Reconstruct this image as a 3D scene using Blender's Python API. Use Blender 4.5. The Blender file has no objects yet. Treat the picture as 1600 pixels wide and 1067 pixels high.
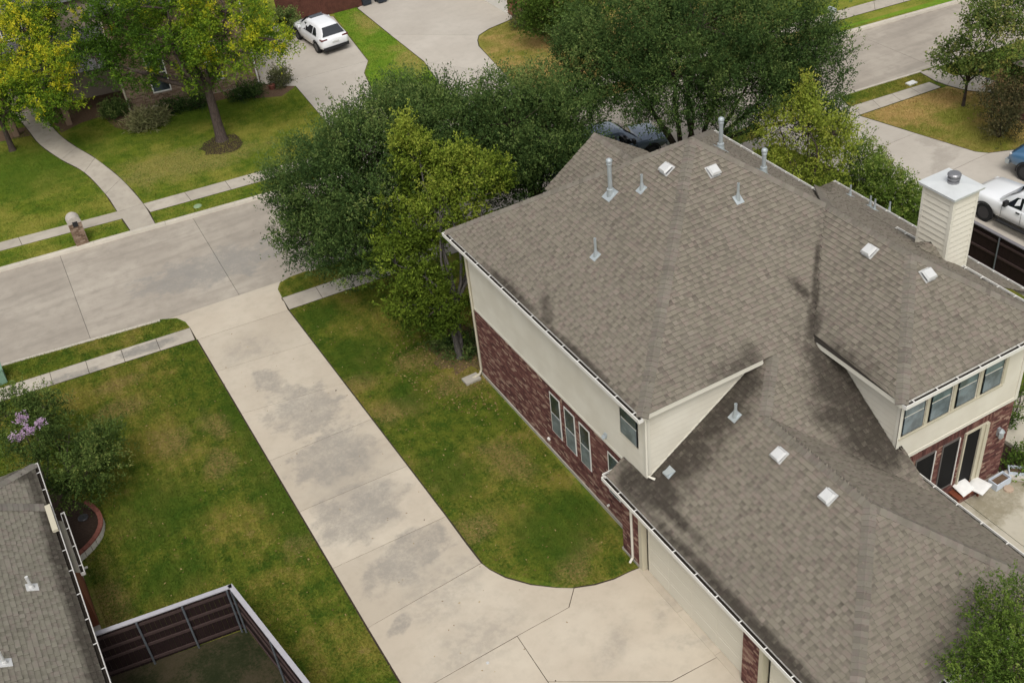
import bpy, bmesh, math, random
import numpy as np
from mathutils import Vector, Matrix

random.seed(7)
rng = np.random.default_rng(7)
SC = bpy.context.scene
COL = SC.collection
PI = math.pi

# ------------------------------------------------------------------ camera
CAM_H = 26.0
AZ, PITCH, ROLL, FPX = math.radians(25.4608), math.radians(37.6722), math.radians(-6.8422), 1760.7
_f = np.array([math.sin(AZ)*math.cos(PITCH), math.cos(AZ)*math.cos(PITCH), -math.sin(PITCH)])
_r = np.array([math.cos(AZ), -math.sin(AZ), 0.0])
_u = np.cross(_r, _f)
_c, _s = math.cos(ROLL), math.sin(ROLL)
CR = _c*_r + _s*_u
CU = -_s*_r + _c*_u
CAMP = np.array([0, 0, CAM_H])
cam = bpy.data.cameras.new('camera')
cam.sensor_width = 36.0
cam.lens = FPX/1600*36.0
cam.clip_end = 2000
camo = bpy.data.objects.new('camera', cam)
COL.objects.link(camo)
m = Matrix.Identity(4)
for i in range(3):
    m[i][0] = CR[i]; m[i][1] = CU[i]; m[i][2] = -_f[i]; m[i][3] = CAMP[i]
camo.matrix_world = m
SC.camera = camo

def G(px, py, z=0.0):
    """plan position (metres) of a surveyed point of the photo at height z"""
    d = CR*(px-800) - CU*(py-533.5) + _f*FPX
    t = (z-CAM_H)/d[2]
    return (float(d[0]*t), float(d[1]*t))

def PR(P):
    q = np.asarray(P, float)-CAMP
    w = q@_f
    return 800+FPX*(q@CR)/w, 533.5-FPX*(q@CU)/w, w

# ------------------------------------------------------------------ world and sun (hazy, overcast)
SUN_EL, SUN_AZ = math.radians(56), math.radians(208)
W = bpy.data.worlds.new('World'); SC.world = W; W.use_nodes = True
nt = W.node_tree; nt.nodes.clear()
sky = nt.nodes.new('ShaderNodeTexSky'); sky.sky_type = 'NISHITA'; sky.sun_disc = False
sky.sun_elevation = SUN_EL; sky.sun_rotation = SUN_AZ
sky.air_density = 1.0; sky.dust_density = 4.0; sky.ozone_density = 1.0
hs = nt.nodes.new('ShaderNodeHueSaturation'); hs.inputs['Saturation'].default_value = 0.2
bg = nt.nodes.new('ShaderNodeBackground'); bg.inputs[1].default_value = 0.138
ow = nt.nodes.new('ShaderNodeOutputWorld')
nt.links.new(sky.outputs[0], hs.inputs['Color']); nt.links.new(hs.outputs[0], bg.inputs[0]); nt.links.new(bg.outputs[0], ow.inputs[0])
sl = bpy.data.lights.new('sun', 'SUN'); sl.energy = 1.15; sl.angle = math.radians(28); sl.color = (1, .96, .9)
so = bpy.data.objects.new('sun', sl); COL.objects.link(so)
sd = Vector((math.sin(SUN_AZ)*math.cos(SUN_EL), math.cos(SUN_AZ)*math.cos(SUN_EL), math.sin(SUN_EL)))
so.rotation_euler = sd.to_track_quat('Z', 'Y').to_euler()
so.location = (0, 0, 60)
SC.view_settings.view_transform = 'Standard'; SC.view_settings.look = 'None'
SC.view_settings.gamma = 1; SC.view_settings.exposure = 0.3
SC.view_settings.use_curve_mapping = False

# ------------------------------------------------------------------ material helpers
class N:
    def __init__(s, name):
        s.m = bpy.data.materials.new(name); s.m.use_nodes = True
        s.t = s.m.node_tree; s.n = s.t.nodes; s.b = s.n['Principled BSDF']
    def new(s, typ, **kw):
        n = s.n.new(typ)
        for k, v in kw.items(): setattr(n, k, v)
        return n
    def link(s, a, b): s.t.links.new(a, b)
    def pos(s):
        return s.new('ShaderNodeNewGeometry').outputs['Position']
    def noise(s, scale, detail=4, rough=.55, vec=None, dist=0):
        n = s.new('ShaderNodeTexNoise'); n.inputs['Scale'].default_value = scale; n.inputs['Detail'].default_value = detail
        n.inputs['Roughness'].default_value = rough; n.inputs['Distortion'].default_value = dist
        s.link(vec if vec is not None else s.pos(), n.inputs['Vector']); return n.outputs['Fac']
    def ramp(s, fac, stops, interp='LINEAR'):
        r = s.new('ShaderNodeValToRGB'); r.color_ramp.interpolation = interp
        e = r.color_ramp.elements
        while len(e) < len(stops): e.new(.5)
        for i, (p, c) in enumerate(stops):
            e[i].position = p; e[i].color = (*c, 1) if len(c) == 3 else c
        s.link(fac, r.inputs[0]); return r.outputs[0]
    def mr(s, v, a, b, c=0., d=1., smooth=True):
        n = s.new('ShaderNodeMapRange'); n.interpolation_type = 'SMOOTHSTEP' if smooth else 'LINEAR'
        s.link(v, n.inputs[0])
        for i, x in enumerate((a, b, c, d)): n.inputs[i+1].default_value = x
        return n.outputs[0]
    def mix(s, fac, a, b, mode='MIX'):
        n = s.new('ShaderNodeMix', data_type='RGBA', blend_type=mode)
        for sock, v in ((n.inputs[0], fac), (n.inputs[6], a), (n.inputs[7], b)):
            if isinstance(v, (int, float)): sock.default_value = v
            elif isinstance(v, tuple): sock.default_value = (*v, 1)
            else: s.link(v, sock)
        return n.outputs[2]
    def math(s, op, a, b=0.):
        n = s.new('ShaderNodeMath', operation=op)
        for i, v in enumerate((a, b)):
            if isinstance(v, (int, float)): n.inputs[i].default_value = v
            else: s.link(v, n.inputs[i])
        return n.outputs[0]
    def attr(s, name='tint'):
        return s.new('ShaderNodeAttribute', attribute_name=name).outputs['Fac']
    def scaled(s, sx, sy, sz, vec=None, rotz=0):
        n = s.new('ShaderNodeMapping'); n.inputs['Scale'].default_value = (sx, sy, sz); n.inputs['Rotation'].default_value = (0, 0, rotz)
        s.link(vec if vec is not None else s.pos(), n.inputs['Vector']); return n.outputs[0]
    def blobs(s, pts, vec=None, dist=.6, scale=1.3, soft=.35):
        """mask of irregular patches: list of (x, y, rx, ry, rot)"""
        base = vec if vec is not None else s.pos()
        nz = s.new('ShaderNodeTexNoise'); nz.inputs['Scale'].default_value = scale; nz.inputs['Detail'].default_value = 9; nz.inputs['Roughness'].default_value = .62
        s.link(s.pos(), nz.inputs['Vector'])
        out = None
        for (x, y, rx, ry, rot, *zz) in pts:
            mp = s.new('ShaderNodeMapping', vector_type='TEXTURE')
            mp.inputs['Location'].default_value = (x, y, zz[0] if zz else 0); mp.inputs['Rotation'].default_value = (0, 0, rot); mp.inputs['Scale'].default_value = (rx, ry, zz[1] if zz else 1e6)
            s.link(base, mp.inputs['Vector'])
            l = s.new('ShaderNodeVectorMath', operation='LENGTH'); s.link(mp.outputs[0], l.inputs[0])
            d = s.math('ADD', l.outputs['Value'], s.math('MULTIPLY', s.math('SUBTRACT', nz.outputs['Fac'], .5), dist*4))
            k = s.mr(d, 1-soft, 1+soft, 1, 0)
            out = k if out is None else s.math('MAXIMUM', out, k)
        return out
    def bump(s, h, strength=.3, dist=.02):
        b = s.new('ShaderNodeBump'); b.inputs['Strength'].default_value = strength; b.inputs['Distance'].default_value = dist
        s.link(h, b.inputs['Height']); s.link(b.outputs[0], s.b.inputs['Normal'])
    def col(s, c):
        if isinstance(c, tuple): s.b.inputs['Base Color'].default_value = (*c, 1)
        else: s.link(c, s.b.inputs['Base Color'])
    def rough(s, r, spec=.5, metal=0):
        s.b.inputs['Roughness'].default_value = r; s.b.inputs['Specular IOR Level'].default_value = spec; s.b.inputs['Metallic'].default_value = metal

MATS = {}
def plain(name, c, r=.6, spec=.4, metal=0, var=.12, scale=6, coat=0):
    if name in MATS: return MATS[name]
    k = N(name); f = k.noise(scale, 5)
    k.col(k.mix(f, tuple(x*(1-var) for x in c), tuple(min(1, x*(1+var)) for x in c))); k.rough(r, spec, metal)
    if coat: k.b.inputs['Coat Weight'].default_value = coat; k.b.inputs['Coat Roughness'].default_value = .05
    MATS[name] = k.m; return k.m

def concrete(name, c1, c2, stains=(), stain_c=(.2, .19, .175), patch=.5, tint=True, stain_f=.75, streak=None, faint=()):
    k = N(name)
    big = k.noise(.35, 5, .6); mid = k.noise(2.2, 6, .65); fine = k.noise(55, 3, .7)
    c = k.mix(k.mr(big, .35, .7), c1, c2)
    c = k.mix(k.math('MULTIPLY', k.mr(mid, .42, .72), patch*.6), c, tuple(x*.72 for x in c1))
    if streak:
        st = k.noise(1.0, 6, .62, vec=k.scaled(*streak[0], rotz=streak[1]))
        c = k.mix(k.math('MULTIPLY', k.mr(st, .42, .72), streak[2]), c, tuple(x*.62 for x in c1))
    if tint:
        c = k.mix(k.math('MULTIPLY', k.attr(), .22), c, tuple(x*.55 for x in c1))
    if faint:
        b = k.blobs(faint, dist=.6, scale=.8, soft=.6)
        c = k.mix(k.math('MULTIPLY', b, k.mr(k.noise(3, 7, .7), .35, .65, .05, .36)), c, stain_c)
    if stains:
        b = k.blobs(stains, dist=.6, scale=1.5, soft=.26)
        tex = k.mr(k.math('ADD', k.math('MULTIPLY', k.noise(1.3, 7, .75), .6), k.math('MULTIPLY', k.noise(9, 6, .8), .4)), .36, .6, .3, 1.1)
        c = k.mix(k.math('MULTIPLY', k.math('MINIMUM', k.math('MULTIPLY', b, tex), 1.0), stain_f), c, stain_c)
    c = k.mix(k.math('MULTIPLY', fine, .22), c, tuple(x*.6 for x in c1), 'MIX')
    k.col(c); k.rough(.85, .25); k.bump(fine, .25, .004)
    return k.m

def grass(name, dark, mid, dry, bare, dryness=.5, bareness=.62, patches=(), greens=(), stripe=0., seed=0.):
    """lawn colour by world position: green, dry and thin areas, faint mowing lines"""
    k = N(name)
    off = k.new('ShaderNodeVectorMath', operation='ADD'); off.inputs[1].default_value = (seed*13.7, seed*7.1, 0); k.link(k.pos(), off.inputs[0])
    v = off.outputs[0]
    a = k.noise(.42, 6, .62, v); b = k.noise(1.6, 6, .68, v); f = k.noise(11, 5, .75, v); g = k.noise(38, 3, .7, v)
    c = k.mix(k.mr(k.math('ADD', k.math('MULTIPLY', b, .6), k.math('MULTIPLY', f, .4)), .41, .57), dark, mid)
    d = k.mr(k.math('ADD', a, k.math('MULTIPLY', k.math('SUBTRACT', f, .5), .45)), dryness-.05, dryness+.17)
    c = k.mix(k.math('MULTIPLY', d, .85), c, dry)
    e = k.mr(k.math('ADD', k.math('ADD', k.math('MULTIPLY', b, .55), k.math('MULTIPLY', a, .45)), k.math('MULTIPLY', k.math('SUBTRACT', f, .5), .35)), bareness-.04, bareness+.1)
    c = k.mix(k.math('MULTIPLY', e, .75), c, bare)
    if patches:
        c = k.mix(k.math('MULTIPLY', k.blobs(patches, dist=.7, scale=1.1, soft=.6), k.mr(f, .38, .6, .1, .9)), c, bare)
    if greens:
        c = k.mix(k.math('MULTIPLY', k.blobs(greens, dist=.4, scale=.9, soft=.55), k.mr(f, .2, .7, .4, .9)), c, dark)
    if stripe:
        w = k.new('ShaderNodeTexWave'); w.inputs['Scale'].default_value = .62; w.inputs['Distortion'].default_value = 1.2; w.inputs['Detail'].default_value = 3; w.inputs['Detail Scale'].default_value = 1.5
        k.link(v, w.inputs['Vector'])
        c = k.mix(k.math('MULTIPLY', w.outputs['Fac'], stripe), c, tuple(x*.55 for x in dark))
    c = k.mix(k.mr(g, .3, .75, .35, 0), c, tuple(x*.4 for x in dark))
    k.col(c); k.rough(.9, .03)
    return k.m

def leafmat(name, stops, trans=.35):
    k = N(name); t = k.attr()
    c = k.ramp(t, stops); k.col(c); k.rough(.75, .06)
    tr = k.new('ShaderNodeBsdfTranslucent'); k.link(c, tr.inputs['Color'])
    mx = k.new('ShaderNodeMixShader'); mx.inputs[0].default_value = trans
    k.link(k.b.outputs[0], mx.inputs[1]); k.link(tr.outputs[0], mx.inputs[2])
    k.link(mx.outputs[0], k.n['Material Output'].inputs[0])
    return k.m

def shinglemat(name, stops, stains=()):
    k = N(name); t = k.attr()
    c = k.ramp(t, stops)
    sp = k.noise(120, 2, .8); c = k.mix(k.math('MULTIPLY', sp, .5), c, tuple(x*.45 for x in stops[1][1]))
    hu = k.noise(4.5, 3, .6); c = k.mix(k.mr(hu, .42, .6, .32, 0), c, k.mix(1., c, (.93, 1.0, .88), 'MULTIPLY')); c = k.mix(k.mr(hu, .5, .68, 0, .4), c, k.mix(1., c, (1.08, .93, .98), 'MULTIPLY'))
    w = k.noise(.5, 5, .6); c = k.mix(k.math('MULTIPLY', k.mr(w, .45, .75), .22), c, (.075, .068, .058))
    lg = k.noise(1.4, 5, .65); c = k.mix(k.math('MULTIPLY', k.mr(lg, .5, .75), .25), c, (.23, .2, .17))
    if stains:
        b = k.blobs(stains, dist=.45, scale=2.2, soft=.6)
        c = k.mix(k.math('MULTIPLY', b, k.mr(k.math('ADD', k.math('MULTIPLY', k.noise(6, 5, .8), .7), k.math('MULTIPLY', k.math('SUBTRACT', 1., t), .4)), .2, .55, .3, .86)), c, (.036, .03, .024))
    k.col(c); k.rough(.92, .12); k.bump(sp, .4, .004)
    return k.m

# ------------------------------------------------------------------ mesh helpers
def link(o, parent=None):
    COL.objects.link(o)
    if parent is not None: o.parent = parent
    return o
def mesh_obj(name, V, F, mat, parent=None, tint=None, smooth=False, loc=None):
    me = bpy.data.meshes.new(name)
    V = np.asarray(V, dtype=float)
    if parent is not None and loc is None:
        loc = wloc(parent)
        V = V-np.array(loc); o_loc = (0, 0, 0)
    elif loc is not None:
        V = V-np.array(loc); o_loc = loc
    else: o_loc = (0, 0, 0)
    me.from_pydata(V.tolist(), [], [list(f) for f in F])
    if mat: me.materials.append(mat)
    if tint is not None:
        a = me.attributes.new('tint', 'FLOAT', 'FACE'); a.data.foreach_set('value', np.broadcast_to(np.asarray(tint, dtype=np.float32), (len(F),)).copy())
    if smooth: me.polygons.foreach_set('use_smooth', [True]*len(me.polygons))
    me.update()
    o = bpy.data.objects.new(name, me); o.location = o_loc
    return link(o, parent)
WL = {}
def wloc(o):
    x = Vector((0, 0, 0))
    while o is not None: x = x+o.location; o = o.parent
    return tuple(x)
def quads_obj(name, V, nq, mat, parent, tint=None, k=4):
    """fast mesh of nq k-gons, V is (nq*k,3)"""
    me = bpy.data.meshes.new(name)
    if parent is not None: V = V-np.array(wloc(parent))
    n = len(V)
    me.vertices.add(n); me.vertices.foreach_set('co', np.ascontiguousarray(V, dtype=np.float32).ravel())
    me.loops.add(n); me.loops.foreach_set('vertex_index', np.arange(n, dtype=np.int32))
    me.polygons.add(nq); me.polygons.foreach_set('loop_start', np.arange(0, n, k, dtype=np.int32))
    me.materials.append(mat)
    if tint is not None:
        a = me.attributes.new('tint', 'FLOAT', 'FACE'); a.data.foreach_set('value', np.asarray(tint, dtype=np.float32))
    me.update(calc_edges=True); me.validate()
    return link(bpy.data.objects.new(name, me), parent)
def tag(o, label=None, cat=None, group=None, kind=None):
    if label: o['label'] = label
    if cat: o['category'] = cat
    if group: o['group'] = group
    if kind: o['kind'] = kind
    return o
def thing(name, loc, label, cat, group=None):
    o = bpy.data.objects.new(name, None); o.location = loc; o.empty_display_size = .3; link(o)
    return tag(o, label, cat, group)

class MB:
    def __init__(s): s.v = []; s.f = []; s.t = []
    def add(s, V, F, t=.5):
        b = len(s.v); s.v += [tuple(map(float, p)) for p in V]; s.f += [tuple(i+b for i in f) for f in F]; s.t += list(t) if hasattr(t, '__len__') else [t]*len(F); return s
    def box(s, x0, x1, y0, y1, z0, z1, t=.5):
        V = [(x, y, z) for z in (z0, z1) for (x, y) in ((x0, y0), (x1, y0), (x1, y1), (x0, y1))]
        return s.add(V, [(3, 2, 1, 0), (4, 5, 6, 7), (0, 1, 5, 4), (1, 2, 6, 5), (2, 3, 7, 6), (3, 0, 4, 7)], t)
    def obox(s, o, u, v, n, a, b, c, t=.5):
        """box from o spanning a along u, b along v, c along n (each (lo,hi))"""
        o, u, v, n = (np.asarray(q, float) for q in (o, u, v, n))
        V = [o+u*x+v*y+n*z for z in c for (x, y) in ((a[0], b[0]), (a[1], b[0]), (a[1], b[1]), (a[0], b[1]))]
        return s.add(V, [(3, 2, 1, 0), (4, 5, 6, 7), (0, 1, 5, 4), (1, 2, 6, 5), (2, 3, 7, 6), (3, 0, 4, 7)], t)
    def bar(s, p, q, w, h=None, t=.5, up=(0, 0, 1)):
        p, q = np.asarray(p, float), np.asarray(q, float); d = q-p; L = np.linalg.norm(d); d /= L
        up = np.asarray(up, float)
        if abs(d@up) > .95: up = np.array([1., 0, 0])
        a = np.cross(d, up); a /= np.linalg.norm(a); b = np.cross(a, d); h = h or w
        return s.obox(p, a, d, b, (-w/2, w/2), (0, L), (-h/2, h/2), t)
    def tube(s, pts, rad, sides=8, t=.5, cap=True):
        pts = [np.asarray(p, float) for p in pts]; rad = rad if hasattr(rad, '__len__') else [rad]*len(pts)
        b = len(s.v); ref = None
        for i, p in enumerate(pts):
            d = pts[min(i+1, len(pts)-1)]-pts[max(i-1, 0)]; d = d/(np.linalg.norm(d)+1e-9)
            if ref is None: ref = np.array([1., 0, 0]) if abs(d[0]) < .8 else np.array([0, 1., 0])
            a = np.cross(d, ref); a /= np.linalg.norm(a); c = np.cross(a, d); ref = c*-1 if False else np.cross(d, a)*-1 if False else ref
            for k in range(sides):
                th = 2*PI*k/sides; s.v.append(tuple(p+rad[i]*(math.cos(th)*a+math.sin(th)*c)))
        for i in range(len(pts)-1):
            for k in range(sides):
                k2 = (k+1) % sides; s.f.append((b+i*sides+k, b+(i+1)*sides+k, b+(i+1)*sides+k2, b+i*sides+k2)); s.t.append(t)
        if cap:
            s.f.append(tuple(b+k for k in range(sides))); s.f.append(tuple(b+(len(pts)-1)*sides+k for k in range(sides))[::-1]); s.t += [t, t]
        return s
    def lathe(s, c, prof, sides=20, t=.5):
        b = len(s.v)
        for (r, z) in prof:
            for k in range(sides):
                th = 2*PI*k/sides; s.v.append((c[0]+r*math.cos(th), c[1]+r*math.sin(th), c[2]+z))
        for i in range(len(prof)-1):
            for k in range(sides):
                k2 = (k+1) % sides; s.f.append((b+i*sides+k, b+i*sides+k2, b+(i+1)*sides+k2, b+(i+1)*sides+k)); s.t.append(t)
        s.f.append(tuple(b+(len(prof)-1)*sides+k for k in range(sides))); s.t.append(t)
        return s
    def slab(s, poly, z1, z0, t=.5):
        """prism of a plan polygon; z1 number or list of heights"""
        n = len(poly); zt = z1 if hasattr(z1, '__len__') else [z1]*n
        a = sum(poly[i][0]*poly[(i+1) % n][1]-poly[(i+1) % n][0]*poly[i][1] for i in range(n))
        if a < 0: poly = poly[::-1]; zt = list(zt)[::-1]
        V = [(p[0], p[1], z) for p, z in zip(poly, zt)]+[(p[0], p[1], z-(max(zt)-z0)) for p, z in zip(poly, zt)]
        return s.add(V, [tuple(range(n))]+[(i, i+n, (i+1) % n+n, (i+1) % n) for i in range(n)], t)
    def build(s, name, mat, parent=None, smooth=False, loc=None):
        return mesh_obj(name, s.v, s.f, mat, parent, s.t, smooth, loc)

# ---- rows of pieces (shingles, bricks, boards) laid on a planar polygon
def intervals(P, v):
    xs = []
    n = len(P)
    for i in range(n):
        (a, b), (c, d) = P[i], P[(i+1) % n]
        if (b <= v) != (d <= v): xs.append(a+(c-a)*(v-b)/(d-b))
    xs.sort(); return [(xs[i], xs[i+1]) for i in range(0, len(xs)-1, 2)]
def frame_of(poly, n=None):
    P = np.asarray(poly, float)
    if n is None:
        n = np.zeros(3)
        for i in range(len(P)): n += np.cross(P[i], P[(i+1) % len(P)])
        n /= np.linalg.norm(n)
        if n[2] < 0: n = -n
    n = np.asarray(n, float); u = np.cross((0, 0, 1.), n); u /= np.linalg.norm(u); v = np.cross(n, u)
    return P[0], u, v, n
def lay(poly, e, kind, n=None, openings=(), phase=0., vstart=None, lap=.016):
    """returns pieces [(verts, faces, tint)]"""
    o, u, v, n = frame_of(poly, n)
    P = [((np.asarray(p)-o)@u, (np.asarray(p)-o)@v) for p in poly]
    H = []
    for hp in openings: H.append([((np.asarray(p)-o)@u, (np.asarray(p)-o)@v) for p in hp])
    vs = [p[1] for p in P]; v0 = min(vs) if vstart is None else vstart; out = []
    k = 0
    while v0 < max(vs)-1e-4:
        v1 = min(v0+e, max(vs))
        I0, I1 = intervals(P, v0+1e-3), intervals(P, v1-1e-3)
        if len(I0) != len(I1): I0 = I1 = intervals(P, (v0+v1)/2)
        for (a0, b0), (a1, b1) in zip(I0, I1):
            lo, hi = min(a0, a1), max(b0, b1)
            cuts = [(lo, hi)]
            for h in H:
                hv = [q[1] for q in h]; hu = [q[0] for q in h]
                if max(hv) <= v0+.01 or min(hv) >= v1-.01: continue
                nc = []
                for (s, t) in cuts:
                    if max(hu) <= s or min(hu) >= t: nc.append((s, t)); continue
                    if min(hu) > s: nc.append((s, min(hu)))
                    if max(hu) < t: nc.append((max(hu), t))
                cuts = nc
            for (s0, t0) in cuts:
                if kind == 'shingle':
                    s = s0-random.uniform(0, .25); hi_tab = True
                    while s < t0:
                        hi_tab = (not hi_tab) if random.random() < .85 else hi_tab; w = random.uniform(.1, .21) if hi_tab else random.uniform(.1, .17); t = s+w
                        q = [max(s, a0, s0), min(t, b0, t0), max(s, a1, s0), min(t, b1, t0)]
                        s = t
                        if q[1]-q[0] < .015 and q[3]-q[2] < .015: continue
                        q[1] = max(q[1], q[0]+.001); q[3] = max(q[3], q[2]+.001)
                        th = random.uniform(.023, .028) if hi_tab else random.uniform(.014, .018)
                        vt = v1+.012
                        A = [o+u*q[0]+v*v0+n*th, o+u*q[1]+v*v0+n*th, o+u*q[3]+v*vt+n*(.004 if hi_tab else .001), o+u*q[2]+v*vt+n*(.004 if hi_tab else .001)]
                        B = [o+u*q[0]+v*v0-n*.004, o+u*q[1]+v*v0-n*.004, o+u*q[3]+v*vt-n*.006, o+u*q[2]+v*vt-n*.006]
                        fb = .86 if hi_tab else random.uniform(.45, .55)
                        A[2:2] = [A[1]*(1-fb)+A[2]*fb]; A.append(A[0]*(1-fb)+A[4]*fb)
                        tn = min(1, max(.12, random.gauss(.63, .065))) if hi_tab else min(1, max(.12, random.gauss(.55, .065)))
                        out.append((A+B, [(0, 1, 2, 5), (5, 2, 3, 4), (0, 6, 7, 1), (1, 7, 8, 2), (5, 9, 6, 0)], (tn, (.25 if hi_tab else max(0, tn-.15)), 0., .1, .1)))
                elif kind == 'brick':
                    s = s0-(.105 if k % 2 else 0)-phase
                    while s < t0:
                        t = s+.2; a, b = max(s, s0, min(a0, a1)), min(t, t0, max(b0, b1)); s = t+.01
                        if b-a < .03: continue
                        pr = random.uniform(.007, .012); g = .005
                        A = [o+u*x+v*y+n*pr for x, y in ((a, v0+g), (b, v0+g), (b, v1-g), (a, v1-g))]
                        B = [o+u*x+v*y-n*.004 for x, y in ((a, v0+g), (b, v0+g), (b, v1-g), (a, v1-g))]
                        out.append((A+B, [(0, 1, 2, 3), (0, 4, 5, 1), (1, 5, 6, 2), (2, 6, 7, 3), (3, 7, 4, 0)], random.random()))
                else:  # lap board
                    q = [max(a0, s0), min(b0, t0), max(a1, s0), min(b1, t0)]
                    if q[1]-q[0] < .01 and q[3]-q[2] < .01: continue
                    A = [o+u*q[0]+v*v0+n*lap, o+u*q[1]+v*v0+n*lap, o+u*q[3]+v*v1+n*.004, o+u*q[2]+v*v1+n*.004]
                    B = [o+u*q[0]+v*v0-n*.004, o+u*q[1]+v*v0-n*.004, o+u*q[3]+v*v1-n*.004, o+u*q[2]+v*v1-n*.004]
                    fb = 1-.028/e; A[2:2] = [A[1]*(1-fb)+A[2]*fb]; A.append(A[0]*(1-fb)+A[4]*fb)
                    d_ = .96 if lap < .02 else (.72 if lap < .021 else .3)  # tone of the board's top strip: shadow of the lap above, painted in
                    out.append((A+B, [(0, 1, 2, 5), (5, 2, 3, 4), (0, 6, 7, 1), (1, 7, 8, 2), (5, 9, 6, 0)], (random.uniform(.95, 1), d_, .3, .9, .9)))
        v0 += e; k += 1
    return out
def finalize(pieces, name, plural, mat, parent, limit=300):
    """largest pieces in the photo as objects of their own, the rest joined"""
    def score(p):
        A = np.asarray(p[0][:3]+[p[0][5] if len(p[0]) == 10 else p[0][3]]); c = A.mean(0); x, y, w = PR(c)
        if not (0 < x < 1600 and 0 < y < 1067): return 0
        nn = np.cross(A[1]-A[0], A[3]-A[0]); f = float(nn@(CAMP-c))/w
        return max(f, 0)/w/w
    ps = sorted(pieces, key=score, reverse=True)
    for V, F, t in ps[:limit]:
        mesh_obj(name, V, F, mat, parent, t)
    if ps[limit:]:
        mb = MB()
        for V, F, t in ps[limit:]: mb.add(V, F, t)
        o = mb.build(plural, mat, parent); o['kind'] = 'stuff'

def ridge_caps(p, q, n1, n2, out, w=.185, e=.15):
    """bent cap shingles up the line p->q between faces of normals n1,n2"""
    p, q = np.asarray(p, float), np.asarray(q, float); d = q-p; L = np.linalg.norm(d); d /= L
    n1, n2 = np.asarray(n1, float), np.asarray(n2, float)
    a = np.cross(d, n1); b = np.cross(d, n2)
    # directions down each face, away from the line
    if a@(n2) > 0: a = -a
    if b@(n1) > 0: b = -b
    nm = (n1+n2)/np.linalg.norm(n1+n2); s = 0
    while s < L-.02:
        t = min(s+e+.03, L); h0, h1 = random.uniform(.034, .044), .022
        P0, P1 = p+d*s, p+d*t
        V = [P0+a*w+nm*h0*.8, P0+nm*h0, P0+b*w+nm*h0*.8, P1+a*w+nm*h1*.8, P1+nm*h1, P1+b*w+nm*h1*.8,
             P0+a*w-nm*.01, P0+b*w-nm*.01, P1+a*w-nm*.02, P1+b*w-nm*.02, P0-nm*.005]
        F = [(0, 1, 4, 3), (1, 2, 5, 4), (6, 10, 1, 0), (10, 7, 2, 1), (8, 6, 0, 3), (7, 9, 5, 2)]
        nn = np.cross(np.asarray(V[1])-np.asarray(V[0]), np.asarray(V[3])-np.asarray(V[0]))
        if nn@nm < 0: F = [f[::-1] for f in F]
        out.append((V, F, min(1, max(0, random.gauss(.58, .13)))))
        s += e

# ------------------------------------------------------------------ materials
STAIN = [(*G(480, 640), 1.2, 1.5, .2), (*G(520, 712), 1.35, 1.3, .1), (*G(560, 800), 1.45, 1.15, .1), (*G(640, 870), 1.55, .85, .3), (*G(625, 975), .45, .25, .4),
         (*G(418, 596), .5, .7, 0)]
FAINT = [(*G(1035, 955), .55, .3, .8), (*G(1085, 1000), .7, .3, -.6), (*G(960, 1010), .9, .35, .5), (*G(560, 760), 1.3, 1.8, 0), (*G(690, 920), 1.4, .8, .4), (*G(740, 1010), 1.5, .8, .3), (*G(390, 545), 1.0, .9, 0)]
M_DRIVE = concrete('driveway_concrete', (.50, .432, .34), (.565, .50, .40), STAIN, (.215, .203, .184), .5, stain_f=.62, faint=FAINT)
M_DRIVE2 = concrete('neighbour_driveway_concrete', (.46, .415, .355), (.52, .475, .41), [(*G(1475, 245), 1.4, .5, .5), (*G(1470, 210), 1.2, 1.0, .1)], (.27, .24, .2), .4, stain_f=.5)
M_STREET = concrete('street_concrete', (.35, .308, .255), (.435, .388, .322), [(*G(330, 415), 3.0, 1.3, -.12)], (.23, .22, .2), .8, streak=((.12, 1.3, 1), .11, .5))
M_WALK = concrete('walk_concrete', (.415, .37, .305), (.5, .45, .372), [(*G(225, 545), 1.2, .3, -.1), (*G(110, 590), 1.0, .3, -.1)], (.17, .165, .15), .9)
M_CURB = concrete('curb_concrete', (.46, .42, .35), (.54, .49, .41), (), (.2, .2, .2), .5, tint=False)
M_FOUND = concrete('foundation_concrete', (.36, .33, .28), (.42, .39, .33), (), (.2, .2, .2), .9, tint=False)
M_PATIO = concrete('patio_concrete', (.47, .43, .34), (.54, .5, .41), [(*G(1555, 790), 1.1, .7, .3), (*G(1590, 760), .7, .4, .3)], (.2, .17, .1), .6)

brown = [(*G(*p), a, b, r) for p, a, b, r in (((335, 665), .45, .9, .2), ((345, 725), .5, .8, -.1), ((270, 690), .6, .8, 0), ((470, 850), .6, .4, .3), ((150, 960), .9, 1.8, 0), ((190, 640), .9, .5, 0), ((185, 600), .8, .4, 0),
                                              ((620, 640), .8, .6, 0), ((660, 560), .9, .6, 0), ((790, 720), .7, 1.0, .2), ((745, 820), .8, .5, 0), ((900, 880), .9, .5, .6), ((555, 600), .8, .5, 0), ((720, 600), .8, .7, 0))]
greens = [(*G(*p), a, b, r) for p, a, b, r in (((430, 770), .7, 2.4, 0), ((370, 640), .5, 2.0, 0), ((250, 800), 1.4, 1.6, 0), ((270, 900), 1.0, 1.0, 0), ((400, 700), .5, 1.5, 0), ((700, 740), .9, 1.2, 0), ((560, 560), 1.0, 1.2, 0),
                                               ((860, 830), 1.0, 1.3, 0), ((900, 800), .8, 1.0, .5), ((500, 490), .8, .8, 0), ((640, 620), .6, 1, 0))]
M_LAWN = grass('lawn_grass', (.058, .106, .013), (.155, .18, .024), (.28, .235, .047), (.3, .215, .085), .48, .57, brown, greens, .2)
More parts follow.
